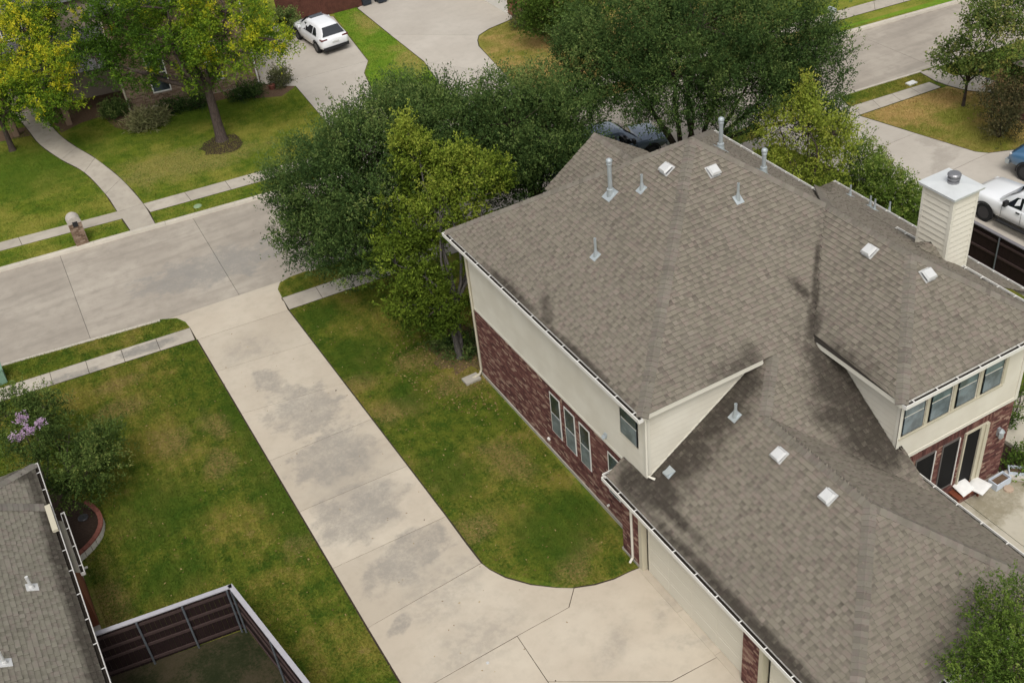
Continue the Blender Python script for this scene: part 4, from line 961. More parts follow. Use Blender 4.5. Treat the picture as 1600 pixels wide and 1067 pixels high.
# ------------------------------------------------------------------ houses across the street
ha = thing('brick_house', (10, 64, 0), 'tan brick house with dark windows behind the big yellow green tree', 'house')
a, b = np.array(G(202, 176)), np.array(G(408, 131)); d = (b-a)/np.linalg.norm(b-a); nn = np.array([d[1], -d[0]])
def pa(s, t): return tuple(a+d*s+nn*t)
LA_ = np.linalg.norm(b-a)
body = MB().slab([pa(0, 0), pa(LA_, 0), pa(LA_, -10), pa(0, -10)], 5.6, 0).slab([pa(-9, -3.2), pa(-.02, -3.2), pa(-.02, -10), pa(-9, -10)], 5.6, 0).build('wall', M_MORTAR_TAN, ha)
def p3(s, t, z): return (*pa(s, t), z)
WA = [(1.55, 2.55), (4.55, 5.45)]
br = lay([p3(0, 0, .1), p3(LA_, 0, .1), p3(LA_, 0, 5.6), p3(0, 0, 5.6)], .075, 'brick', (nn[0], nn[1], 0), [[p3(s, 0, .75), p3(t, 0, .75), p3(t, 0, 3.0), p3(s, 0, 3.0)] for s, t in WA])
br += lay([p3(0, -3.2, .1), p3(0, 0, .1), p3(0, 0, 5.6), p3(0, -3.2, 5.6)], .075, 'brick', (-d[0], -d[1], 0))
finalize(br, 'brick', 'bricks', M_BRICK_TAN, body)
for s, t in WA+[(-5.4, -4.2)]:
    dep = 0 if s > 0 else -3.2; z0, z1 = (.78, 2.98) if s > 0 else (3.3, 4.9)
    o3 = np.array(p3(0, dep, 0)); D3, N3, Z3 = np.array([*d, 0]), np.array([*nn, 0]), np.array([0, 0, 1.])
    w = MB().obox(o3, D3, N3, Z3, (s, s+.06), (.0, .05), (z0, z1)).obox(o3, D3, N3, Z3, (t-.06, t), (.0, .05), (z0, z1)).obox(o3, D3, N3, Z3, (s+.06, t-.06), (.0, .05), (z0, z0+.06)).obox(o3, D3, N3, Z3, (s+.06, t-.06), (.0, .05), (z1-.06, z1)).obox(o3, D3, N3, Z3, (s+.06, t-.06), (.0, .045), ((z0+z1)/2-.03, (z0+z1)/2+.03)).build('window', M_WHITE, ha)
    MB().obox(o3, D3, N3, Z3, (s+.06, t-.06), (.003, .012), (z0+.06, (z0+z1)/2-.03)).build('pane', M_GLASS, w); MB().obox(o3, D3, N3, Z3, (s+.06, t-.06), (.004, .014), ((z0+z1)/2+.03, z1-.06)).build('pane', M_GLASS, w)
    gb = MB()
    for i in (1, 2, 3): u = s+(t-s)*i/4; gb.obox(o3, D3, N3, Z3, (u-.008, u+.008), (.015, .02), ((z0+z1)/2+.03, z1-.06))
    gb.build('glazing_bar', M_GREYTRIM, w)
MB().tube([p3(LA_-.1, .06, 5.4), p3(LA_-.1, .06, .1)], .05, 6).build('downpipe', M_WHITE, ha)
MB().tube([p3(.08, .06, 5.4), p3(.08, .06, .1)], .05, 6).build('downpipe', M_TRIM, ha)
rz = 5.6
rfa = [p3(-.4, .4, rz), p3(LA_+.4, .4, rz), p3(LA_/2, -5, rz+3)]; rfb = [p3(LA_+.4, .4, rz), p3(LA_+.4, -10.4, rz), p3(LA_/2, -5, rz+3)]; rfc = [p3(-.4, .4, rz), p3(LA_/2, -5, rz+3), p3(-.4, -10.4, rz)]
rfd = [p3(-9.4, -2.9, rz), p3(-.4, -2.9, rz), p3(-.4, -7, rz+2.2), p3(-6, -7, rz+2.2)]
por = [p3(-6.2, 0, 2.75), p3(-.05, 0, 2.75), p3(-.05, -3.15, 4.0), p3(-6.2, -3.15, 4.0)]
rr = MB()
for p in (rfa, rfb, rfc, rfd, por): rr.add(p, [tuple(range(len(p)))])
ro = rr.build('roof', M_UNDER, ha); rs = []
for p in (rfa, rfb, rfc, rfd, por): rs += lay(p, .16, 'shingle')
c3 = MB()
for V, F, t in rs: c3.add(V, F, t)
o = c3.build('shingles', shinglemat('slate_grey_shingle', [(0, (.06, .06, .065)), (.3, (.1, .1, .105)), (.6, (.15, .148, .15)), (1, (.2, .195, .19))]), ro); o['kind'] = 'stuff'
for s in (-6.0, -3.2): MB().obox(np.array(p3(s, -.15, 0)), np.array([*d, 0]), np.array([*nn, 0]), (0, 0, 1.), (-.15, .15), (-.15, .15), (0, 2.75)).build('porch_post', M_BRICK_TAN, ha)

hb = thing('garage_wing', (33, 62, 0), 'red brick garage with a white door at the top of the far driveway', 'garage')
bw = MB().box(30.2, 36, 57.95, 66, 0, 2.7).build('wall', M_MORTAR, hb)
finalize(lay(rect('y', 57.95, 30.2, 36, .05, 2.7), .075, 'brick', (0, -1, 0))+lay(rect('x', 30.2, 57.95, 58.5, .05, 2.7), .075, 'brick', (-1, 0, 0)), 'brick', 'bricks', M_BRICK_RED, bw, 120)
gd = MB().box(30.1, 30.19, 58.45, 58.5, .02, 2.3).box(30.1, 30.19, 63.5, 63.55, .02, 2.3).box(30.1, 30.19, 58.5, 63.5, 2.3, 2.4).build('garage_door', M_WHITE, hb)
for i in range(4): MB().box(30.14, 30.18, 58.51, 63.49, .02+i*.57, .02+i*.57+.56).build('section', M_WHITE, gd)
rb = [(29.8, 57.5, 2.7), (36.4, 57.5, 2.7), (33.1, 61, 5)]; rb2 = [(29.8, 57.5, 2.7), (33.1, 61, 5), (33.1, 66, 5), (29.8, 66, 2.7)]
o = MB().add(rb, [(0, 1, 2)]).add(rb2, [(3, 2, 1, 0)]).build('roof', M_UNDER, hb); q = MB()
for V, F, t in lay(rb, .16, 'shingle')+lay(rb2, .16, 'shingle'): q.add(V, F, t)
q = q.build('shingles', M_ROOF, o); q['kind'] = 'stuff'

hc = thing('brick_house', (44, 28, 0), 'red brick house corner with a meter box at the right edge', 'house')
x0, y1 = G(1586, 222)[0]+1.6, 30.8
cw = MB().box(x0, x0+7, 22, y1, 0, 2.8).build('wall', M_MORTAR, hc)
finalize(lay(rect('x', x0, 22, y1, .1, 2.8), .071, 'brick', (-1, 0, 0))+lay(rect('y', 22, x0, x0+4, .1, 2.8), .071, 'brick', (0, -1, 0)), 'brick', 'bricks', M_BRICK, cw, 200)
MB().box(x0-.16, x0-.012, 28.6, 29.05, 1.0, 1.6).build('meter_box', M_GALV, hc); MB().box(x0-.1, x0-.012, 28.75, 28.85, .1, 1.0).build('conduit', M_GALV, hc)
rc = [(x0-.45, 21.5, 2.8), (x0-.45, y1+.45, 2.8), (x0+3.4, y1-3.4, 5.2), (x0+3.4, 25.4, 5.2)]
o = MB().add(rc, [(3, 2, 1, 0)]).build('roof', M_UNDER, hc); q = MB()
for V, F, t in lay(rc, .16, 'shingle'): q.add(V, F, t)
q = q.build('shingles', M_ROOF, o); q['kind'] = 'stuff'

# ------------------------------------------------------------------ trees
def unit(v): return v/(np.linalg.norm(v, axis=-1, keepdims=True)+1e-9)
def foliage(lobes, nclus, nsprig, nleaf, leaf, sprig, up=.5, out=.6, shell=.55, jit=.5, tint=(.5, .16), seed=1, droop=0., hi=None, ax=.42, gap=0., grad=None):
    """leaf quads on sprigs; lobes (x,y,z,rx,ry,rz,weight)"""
    r = np.random.default_rng(seed); L = np.array(lobes, float)
    wts = L[:, 6]/L[:, 6].sum(); li = r.choice(len(L), nclus, p=wts)
    dirs = unit(r.normal(size=(nclus, 3))); rad = shell+(1-shell)*r.random(nclus)**.7
    C = L[li, :3]+dirs*rad[:, None]*L[li, 3:6]
    if gap > 0:   # open holes through the crown
        h = np.sin(C[:, 0]*1.7+seed)+np.sin(C[:, 1]*1.9+2*seed)+np.sin(C[:, 2]*2.3+3*seed)
        keep = h > np.quantile(h, gap); C = C[keep]; dirs = dirs[keep]; rad = rad[keep]; nclus = len(C)
    outd = unit(dirs*L[li[:1], 3:6]**0)
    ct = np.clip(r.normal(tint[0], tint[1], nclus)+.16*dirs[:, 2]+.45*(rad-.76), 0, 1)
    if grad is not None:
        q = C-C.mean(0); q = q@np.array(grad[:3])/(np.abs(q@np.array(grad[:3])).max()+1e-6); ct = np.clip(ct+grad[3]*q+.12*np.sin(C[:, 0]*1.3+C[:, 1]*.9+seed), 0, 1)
    if hi is not None: ct = np.where(r.random(nclus) < hi, np.clip(r.normal(.88, .08, nclus), 0, 1), ct)
    ci = np.repeat(np.arange(nclus), nsprig); ns = len(ci)
    S = C[ci]+r.normal(size=(ns, 3))*jit*.35
    sdv = unit(outd[ci]*out+np.array([0, 0, up])+r.normal(size=(ns, 3))*.55); sl = sprig*r.uniform(.5, 1.25, ns)
    si = np.repeat(np.arange(ns), nleaf); nl = len(si); t = r.random(nl)
    P = S[si]+sdv[si]*(sl[si]*t)[:, None]+r.normal(size=(nl, 3))*leaf*.35; P[:, 2] -= droop*t*t*sl[si]
    ld = unit(sdv[si]*.7+r.normal(size=(nl, 3))*.75); nrm = unit(r.normal(size=(nl, 3))+np.array([0, 0, .8])); sd_ = unit(np.cross(ld, nrm))
    ll = leaf*r.uniform(.65, 1.3, nl)[:, None]; lw = ll*ax
    V = np.stack([P, P+ld*ll*.5+sd_*lw*.5, P+ld*ll, P+ld*ll*.45-sd_*lw*.5], 1)
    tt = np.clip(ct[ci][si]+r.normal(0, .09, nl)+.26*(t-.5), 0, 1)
    return V.reshape(-1, 3), nl, tt, C
def limb(mb, p, q, r0, r1, bend=.25, sides=6, seg=5):
    p, q = np.array(p, float), np.array(q, float); L = np.linalg.norm(q-p); off = np.array([random.uniform(-1, 1), random.uniform(-1, 1), random.uniform(-.2, .6)])*L*bend*.5
    P = []
    for i in range(seg+1):
        t = i/seg; P.append(p*(1-t)+q*t+off*math.sin(PI*t)+np.array([random.uniform(-1, 1), random.uniform(-1, 1), 0])*L*.012*(0 < i < seg))
    mb.tube(P, [r0+(r1-r0)*(i/seg)**.8 for i in range(seg+1)], sides, cap=False); return P
def tree(name, label, base, lobes, leafm, barkm, r0, fork, f, cat='tree', group=None, stems=1, twigs=90, spread=.25, lean=(0, 0)):
    root = thing(name, (*base, 0), label, cat, group); base = np.array([*base, 0.])
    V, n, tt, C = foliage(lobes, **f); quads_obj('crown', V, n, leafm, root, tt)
    mb = MB(); forks = []
    for s in range(stems):
        a = 2*PI*s/stems+.6; o = np.array([math.cos(a), math.sin(a), 0])*(spread if stems > 1 else 0)
        top = base+np.array([lean[0], lean[1], fork])+o*2.2
        mb.tube([base+o*.35-np.array([0, 0, .08]), base+o*.4+np.array([0, 0, .12]), base+(top-base)*.35+o*.3, top], [r0*1.55, r0*1.12, r0*.92, r0*.72], 10, cap=False); forks.append(top)
    tips = []
    for l in lobes:
        c = np.array(l[:3]); fk = min(forks, key=lambda q: np.linalg.norm(q-c))
        P = limb(mb, fk-np.array([0, 0, .1]), c+np.array([0, 0, .2*l[5]]), r0*.62, r0*.14, .3, 7, 6); tips += P[2:]
    T = np.array(tips)
    for c in C[:: max(1, len(C)//twigs)]:
        q = T[np.argmin(np.linalg.norm(T-c, axis=1)+.4*np.abs(T[:, 2]-c[2]+.5))]; limb(mb, q, c, r0*.15, r0*.03, .25, 4, 3)
    mb.build('trunk', barkm, root, smooth=True); return root
def at(px, py, z): return (*G(px, py, z), z)
def lob(px, py, z, rx, ry, rz, w=1.): return (*at(px, py, z), rx, ry, rz, w)
OAKF = dict(nclus=900, nsprig=10, nleaf=15, leaf=.1, sprig=.78, up=.95, out=.65, shell=.45, jit=.5, tint=(.4, .18))
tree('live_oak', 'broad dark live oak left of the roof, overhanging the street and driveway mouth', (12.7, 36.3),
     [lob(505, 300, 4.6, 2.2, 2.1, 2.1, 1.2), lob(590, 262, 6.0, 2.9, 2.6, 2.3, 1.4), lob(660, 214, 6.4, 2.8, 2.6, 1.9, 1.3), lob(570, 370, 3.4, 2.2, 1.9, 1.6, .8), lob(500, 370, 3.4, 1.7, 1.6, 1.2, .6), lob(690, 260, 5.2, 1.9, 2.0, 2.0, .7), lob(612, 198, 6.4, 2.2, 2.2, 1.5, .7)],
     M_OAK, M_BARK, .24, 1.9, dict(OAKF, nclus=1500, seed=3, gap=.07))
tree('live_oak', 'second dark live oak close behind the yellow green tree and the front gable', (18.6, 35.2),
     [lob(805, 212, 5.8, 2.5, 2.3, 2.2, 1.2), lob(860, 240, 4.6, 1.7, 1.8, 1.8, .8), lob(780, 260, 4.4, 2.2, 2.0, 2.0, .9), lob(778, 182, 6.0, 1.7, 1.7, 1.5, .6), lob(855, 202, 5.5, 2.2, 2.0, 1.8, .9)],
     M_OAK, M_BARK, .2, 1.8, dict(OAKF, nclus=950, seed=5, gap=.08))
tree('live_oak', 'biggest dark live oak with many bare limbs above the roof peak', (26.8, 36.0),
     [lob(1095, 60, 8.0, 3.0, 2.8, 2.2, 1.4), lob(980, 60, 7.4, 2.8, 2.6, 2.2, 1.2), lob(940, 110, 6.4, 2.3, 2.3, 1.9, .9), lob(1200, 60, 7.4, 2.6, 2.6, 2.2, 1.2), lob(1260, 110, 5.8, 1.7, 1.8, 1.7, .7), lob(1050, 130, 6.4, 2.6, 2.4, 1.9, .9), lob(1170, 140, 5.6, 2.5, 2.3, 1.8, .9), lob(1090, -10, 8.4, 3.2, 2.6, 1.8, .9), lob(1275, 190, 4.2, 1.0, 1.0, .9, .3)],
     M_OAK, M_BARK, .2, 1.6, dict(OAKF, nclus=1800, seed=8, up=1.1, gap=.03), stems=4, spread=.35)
tree('elm_tree', 'yellow green tree with pale double trunk at the front corner of the brick house', (12.45, 30.75),
     [lob(650, 255, 7.0, .75, .7, 1.5, .9), lob(710, 265, 6.8, .8, .7, 1.4, .9), lob(740, 290, 6.2, .8, .7, 1.1, .7), lob(640, 350, 5.2, 1.0, .9, 1.3, .9), lob(690, 330, 5.6, .9, .8, 1.3, .8), lob(620, 420, 3.8, 1.1, 1.0, .9, .9), lob(665, 430, 3.6, 1.0, .9, .9, .8), lob(680, 490, 2.4, .9, .8, .7, .7), lob(640, 480, 2.6, .9, .8, .7, .6), lob(775, 270, 6.0, .5, .5, .6, .3), lob(640, 215, 8.0, .4, .4, .7, .3), lob(595, 350, 4.6, .6, .6, .6, .3)],
     M_ELM, M_BARK_G, .12, 2.4, dict(nclus=560, nsprig=8, nleaf=13, leaf=.1, sprig=.42, up=.5, out=.5, shell=.35, jit=.45, tint=(.52, .12), seed=12, grad=(0, 0, 1, .16), gap=.12, ax=.55), stems=2, spread=.13, twigs=140)
tree('elm_tree', 'thin yellow green tree right of the main roof by the neighbour driveway', (27.6, 29.6),
     [lob(1218, 210, 4.6, .8, .8, 1.1, 1), lob(1255, 195, 5.0, .75, .75, 1.1, .9), lob(1300, 215, 4.2, .8, .8, .7, .9), lob(1240, 255, 3.2, 1.0, .95, .9, 1), lob(1295, 255, 3.0, .8, .8, .7, .5), lob(1256, 155, 5.8, .3, .3, .7, .3), lob(1200, 245, 3.4, .6, .6, .8, .4)],
     M_ELM2, M_BARK_B, .11, 1.6, dict(nclus=300, nsprig=7, nleaf=12, leaf=.1, sprig=.5, up=.5, out=.6, shell=.4, jit=.5, tint=(.55, .15), seed=15, gap=.2, ax=.5), twigs=120)
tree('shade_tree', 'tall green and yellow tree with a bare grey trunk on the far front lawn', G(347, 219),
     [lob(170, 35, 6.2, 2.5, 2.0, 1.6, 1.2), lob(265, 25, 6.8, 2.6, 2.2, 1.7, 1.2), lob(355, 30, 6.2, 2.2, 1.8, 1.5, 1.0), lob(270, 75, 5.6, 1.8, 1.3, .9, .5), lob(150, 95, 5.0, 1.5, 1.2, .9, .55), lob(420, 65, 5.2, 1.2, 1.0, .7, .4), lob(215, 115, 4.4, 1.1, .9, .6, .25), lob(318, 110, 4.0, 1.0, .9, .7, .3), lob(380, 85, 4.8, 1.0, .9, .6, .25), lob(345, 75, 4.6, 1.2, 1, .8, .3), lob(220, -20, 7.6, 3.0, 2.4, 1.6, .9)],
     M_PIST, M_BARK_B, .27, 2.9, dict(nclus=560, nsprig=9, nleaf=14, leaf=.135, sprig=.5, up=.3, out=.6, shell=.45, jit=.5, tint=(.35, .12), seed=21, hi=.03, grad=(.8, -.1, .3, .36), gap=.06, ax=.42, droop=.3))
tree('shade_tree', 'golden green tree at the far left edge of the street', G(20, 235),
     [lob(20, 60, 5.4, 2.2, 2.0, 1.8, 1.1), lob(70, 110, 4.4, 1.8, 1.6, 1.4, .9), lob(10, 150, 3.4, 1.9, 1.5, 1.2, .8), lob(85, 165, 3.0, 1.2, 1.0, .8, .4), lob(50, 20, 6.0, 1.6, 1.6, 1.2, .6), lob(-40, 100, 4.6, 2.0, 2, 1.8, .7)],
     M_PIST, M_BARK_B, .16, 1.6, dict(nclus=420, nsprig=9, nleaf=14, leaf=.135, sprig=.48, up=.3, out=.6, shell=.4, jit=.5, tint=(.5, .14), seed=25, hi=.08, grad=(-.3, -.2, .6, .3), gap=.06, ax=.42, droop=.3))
MYRTLE = tree('crape_myrtle', 'dark spreading crape myrtle with pink blossom beside the left house', (-2.0, 31.9),
     [lob(60, 690, 2.3, .85, .85, .6, 1), lob(110, 680, 2.2, .75, .8, .55, 1), lob(140, 730, 1.9, .65, .8, .5, .9), lob(20, 650, 2.3, .9, .8, .6, .8), lob(110, 750, 1.7, .6, .6, .5, .7), lob(160, 690, 1.8, .5, .6, .4, .5), lob(70, 640, 2.4, .7, .5, .4, .5)],
     M_MYRTLE, M_BARK_B, .07, .9, dict(nclus=215, nsprig=9, nleaf=18, leaf=.08, sprig=.75, up=.4, out=1.0, shell=.35, jit=.35, tint=(.36, .17), seed=31, ax=.5, droop=.3, gap=.1), stems=3, spread=.2)
tree('small_tree', 'slender dark trunked tree on the dry lawn, top right', G(1505, 166),
     [lob(1500, 85, 2.6, .95, .9, .85, .8), lob(1550, 60, 3.6, 1.5, 1.3, 1.2, 1.3), lob(1590, 90, 3.0, 1.5, 1.3, 1.1, 1.1), lob(1560, 20, 4.6, 1.4, 1.3, 1.0, 1), lob(1600, 20, 4.6, 1.6, 1.4, 1.2, .9), lob(1480, 95, 2.3, .5, .5, .5, .25), lob(1530, 105, 2.4, .8, .8, .6, .4)],
     M_RUST if False else M_MYRTLE, M_BARK, .075, 1.3, dict(nclus=330, nsprig=6, nleaf=9, leaf=.13, sprig=.5, up=.6, out=.6, shell=.4, jit=.55, tint=(.6, .2), seed=41, gap=.14, ax=.55))
tree('bushy_tree', 'bright green leafy tree overlapping the garage roof, bottom right corner', (17.6, 8.3),
     [lob(1560, 1010, 4.3, .75, .7, .7, 1), lob(1590, 940, 4.7, .6, .6, .6, .7), lob(1590, 1050, 4.6, .8, .8, .8, 1), lob(1530, 1050, 3.9, .6, .6, .5, .7), lob(1620, 990, 4.8, .9, .9, .9, 1), lob(1545, 960, 4.0, .45, .45, .4, .35), lob(1640, 1080, 4.6, 1, 1, 1, .8)],
     M_BUSH, M_BARK_B, .09, 2.0, dict(nclus=330, nsprig=8, nleaf=15, leaf=.062, sprig=.42, up=.5, out=.8, shell=.35, jit=.35, tint=(.4, .19), seed=47, ax=.42))
tree('bushy_tree', 'dense green tree in the mulch bed at the top centre', G(850, 46),
     [lob(850, 22, 1.9, 1.5, 1.2, 1.3, 1), lob(890, 10, 2.4, 1.6, 1.3, 1.5, 1), lob(830, 5, 2.6, 1.0, .9, .9, .5), lob(870, -30, 4.0, 2.0, 1.5, 1.6, .8), lob(930, 10, 2.2, 1.0, 1, 1, .5)],
     M_BUSH, M_BARK, .12, .9, dict(nclus=330, nsprig=6, nleaf=10, leaf=.14, sprig=.45, up=.2, out=.6, shell=.4, jit=.6, tint=(.3, .2), seed=51, ax=.5))
def bush(name, label, base, lobes, leafm, f, cat='bush', group=None, stems=5):
    root = thing(name, (*base, 0), label, cat, group)
    V, n, tt, C = foliage(lobes, **f); quads_obj('foliage', V, n, leafm, root, tt); mb = MB()
    for c in C[::max(1, len(C)//14)]: limb(mb, (*base, -.03), c, .018, .006, .3, 4, 3)
    mb.build('stem', M_BARK_B, root); return root
BF = dict(nclus=70, nsprig=6, nleaf=10, leaf=.1, sprig=.4, up=.6, out=.6, shell=.35, jit=.35, tint=(.5, .17), ax=.45)
for i, (px, py, z, r, lm, lab) in enumerate(((1345, 262, 1.3, .85, M_BUSH, 'leftmost of the tall green hedge shrubs beside the right neighbour driveway'), (1372, 297, 1.3, .8, M_BUSH, 'second hedge shrub from the left beside the right neighbour driveway'), (1400, 318, 1.2, .75, M_BUSH, 'third hedge shrub from the left, short of the chimney'), (1430, 335, 1.2, .75, M_BUSH, 'hedge shrub touching the left edge of the chimney'))):
    c = at(px, py, z); bush('hedge_shrub', lab, c[:2], [(*c, r, r, 1.1, 1), (c[0]+.3, c[1]+.3, z+.4, r*.7, r*.7, .8, .5)], lm, dict(BF, nclus=100, seed=60+i), group='hedge shrubs by the neighbour driveway')
c = at(1375, 262, 1.0); bush('twiggy_shrub', 'sparse pale shrub between the hedge and the concrete drive', c[:2], [(*c, .6, .5, .8, 1)], M_PALE, dict(BF, nclus=40, nsprig=4, nleaf=6, seed=66))
c = at(1565, 165, 1.4); bush('rusty_shrub', 'tall rusty brown shrub by the red brick house corner', G(1560, 215), [(*c, 1.0, .9, 1.2, 1), (*at(1570, 195, .9), .8, .8, .8, .6)], M_RUST, dict(BF, nclus=150, nsprig=6, nleaf=9, seed=68, tint=(.4, .2), up=.9, sprig=.6))
c = at(1590, 130, 1.2); bush('rusty_shrub', 'yellowish brown shrub at the right edge below the tree', c[:2], [(*c, .9, .9, .9, 1)], M_RUST, dict(BF, nclus=80, seed=69, tint=(.65, .2)))
c = at(232, 188, .35); bush('strappy_plant', 'pale strap leaved clump in front of the tan brick house', c[:2], [(*c, .95, .6, .2, 1)], M_PALE, dict(BF, nclus=90, nsprig=6, nleaf=6, leaf=.34, sprig=.3, up=.9, ax=.14, seed=71, tint=(.75, .15)), 'plant')
c = at(180, 172, .35); bush('garden_shrub', 'blue green low shrub left of the strap leaved clump', c[:2], [(*c, .7, .55, .35, 1)], M_OAK, dict(BF, nclus=50, leaf=.13, seed=72, tint=(.7, .15)))
c = at(437, 122, .4); bush('garden_shrub', 'small green shrub at the corner of the white car driveway', c[:2], [(*c, .65, .55, .4, 1)], M_PALE, dict(BF, nclus=60, seed=73, tint=(.35, .15)))
for i, (px, py, w, lab) in enumerate(((270, 168, .8, 'dark low shrub under the left window of the tan brick house'), (310, 160, .8, 'dark low shrub right of the one under the left window'), (375, 148, .7, 'dark low shrub near the right corner of the tan house'), (395, 143, .5, 'little dark shrub by the white downpipe'))):
    c = at(px, py, .3); bush('foundation_shrub', lab, c[:2], [(*c, w, .45, .3, 1)], M_OAK, dict(BF, nclus=40, seed=80+i, tint=(.3, .12)), group='dark shrubs along the tan brick house')
c = at(408, 60, .7); bush('garden_shrub', 'blue green shrub beside the nose of the white car', c[:2], [(*c, .8, .7, .7, 1), (*at(447, 35, .8), .7, .6, .7, .8)], M_OAK, dict(BF, nclus=80, seed=75, tint=(.75, .15), leaf=.14))
c = at(813, 30, .5); bush('garden_shrub', 'grey green shrub at the end of the garage wall, top centre', c[:2], [(*c, .6, .5, .5, 1)], M_PALE, dict(BF, nclus=40, seed=76, tint=(.3, .15)))
c = at(1575, 645, .6); bush('climbing_plant', 'green climber on the trellis at the rear corner of the brick house', (c[0], c[1]), [(c[0], c[1], .6, .25, .35, .5, 1), (c[0], c[1], 1.6, .3, .3, .6, .7)], M_BUSH, dict(BF, nclus=40, seed=77, leaf=.09, tint=(.3, .15)))
for i, (px, py, lab) in enumerate(((1585, 715, 'leafy plant in the bed right of the patio planters'), (1597, 735, 'leafy plant at the right edge of the patio bed'))):
    c = at(px, py, .25); bush('bed_plant', lab, c[:2], [(*c, .35, .35, .2, 1)], M_BUSH, dict(BF, nclus=20, nsprig=5, nleaf=6, seed=86+i, tint=(.3, .2)))
sheet('planting_bed', [(24.02, 12), (24.58, 12), (24.58, 17.5), (23.3, 17.5), (23.3, 15.45), (24.02, 15.4)], M_MULCH, .05)
# undergrowth by the double trunk
c = (13.0, 31.2, .2); bush('ground_cover', 'dark low undergrowth round the pale double trunk', c[:2], [(12.9, 31.0, .15, 1.1, .8, .15, 1), (12.3, 31.6, .15, .7, .6, .12, .5)], M_OAK, dict(BF, nclus=70, seed=89, leaf=.1, sprig=.2, tint=(.6, .2)), 'undergrowth')
# pink blossom panicles
for i, (px, py, z, lab) in enumerate(((45, 672, 2.75, 'lower left pink blossom cluster on the crape myrtle'), (62, 664, 2.75, 'upper right pink blossom cluster on the crape myrtle'), (25, 683, 2.7, 'leftmost pink blossom cluster on the crape myrtle'), (35, 655, 2.7, 'pale pink blossom cluster at the top of the crape myrtle'))):
    c = at(px, py, z); V, n, tt, C = foliage([(*c, .16, .14, .1, 1)], nclus=12, nsprig=4, nleaf=7, leaf=.05, sprig=.08, up=.8, seed=90+i, ax=.8, jit=.15)
    quads_obj('blossom', V, n, M_PINK, MYRTLE, tt)

def litter(name, label, poly, n, mat, z, size=.05):
    p = np.array(poly); P = rng.uniform(p.min(0), p.max(0), (n, 2)); P = P[inpoly(P, poly)]; n = len(P); a = rng.uniform(0, 2*PI, n); s_ = size*rng.uniform(.5, 1.2, n)
    d1 = np.stack([np.cos(a), np.sin(a), rng.uniform(-.3, .3, n)], 1)*s_[:, None]; d2 = np.stack([-np.sin(a), np.cos(a), rng.uniform(-.3, .3, n)], 1)*s_[:, None]*.5
    c_ = np.concatenate([P, np.full((n, 1), z)], 1); V = np.stack([c_-d1, c_+d2, c_+d1, c_-d2], 1).reshape(-1, 3)
    tag(quads_obj(name, V, n, mat, None, rng.random(n)), label, 'leaves', kind='stuff')
M_DEAD = leafmat('dead_leaf', [(0, (.12, .07, .03)), (.5, (.25, .16, .07)), (1, (.4, .3, .14))], .2)
litter('fallen_leaves', 'dry leaves scattered round the double trunk by the house', pts((620, 520), (740, 500), (765, 600), (790, 660), (690, 640), (600, 580)), 900, M_DEAD, .04)
litter('fallen_leaves', 'sparse dry leaves on the lawn left of the driveway', pts((0, 640), (305, 540), (600, 1040), (420, 980), (130, 900)), 420, M_DEAD, .045, .04)
litter('fallen_leaves', 'sparse dry leaves on the lawn beside the brick wall', pts((460, 490), (600, 450), (740, 560), (980, 870), (880, 905), (760, 880)), 380, M_DEAD, .045, .04)
litter('fallen_leaves', 'a few dry leaves blown over the driveway and street', pts((310, 540), (450, 490), (690, 800), (980, 920), (900, 1060), (620, 1050)), 90, M_DEAD, .028, .035)
# ------------------------------------------------------------------ vehicles
def loft(sections):
    mb = MB(); k = len(sections[0]); b = 0
    for s in sections: mb.v += s
    for i in range(len(sections)-1):
        for j in range(k-1): mb.f.append((i*k+j, i*k+j+1, (i+1)*k+j+1, (i+1)*k+j)); mb.t.append(.5)
    mb.f.append(tuple(range(k))[::-1]); mb.f.append(tuple((len(sections)-1)*k+j for j in range(k))); mb.t += [.5, .5]
    return mb
def sect(y, zb, zs, zt, w, wt):
    h = [(0, zb), (w*.8, zb), (w*.95, zb+.1), (w, zs), (w*.985, (zs+zt)/2), (w*.95, zt-.05), (wt, zt), (wt*.5, zt+.025), (0, zt+.035)]
    return [(x, y, z) for x, z in h[1:]][::1]+[(-x, y, z) for x, z in h[1:-1]][::-1]
def csect(y, z0, zt, w, wt):
    h = [(w, z0), (w*.985, z0+.05), (wt+.03, zt-.1), (wt-.04, zt-.02), (wt*.55, zt+.015), (0, zt+.02)]
    return [(x, y, z) for x, z in h]+[(-x, y, z) for x, z in h[:-1]][::-1]
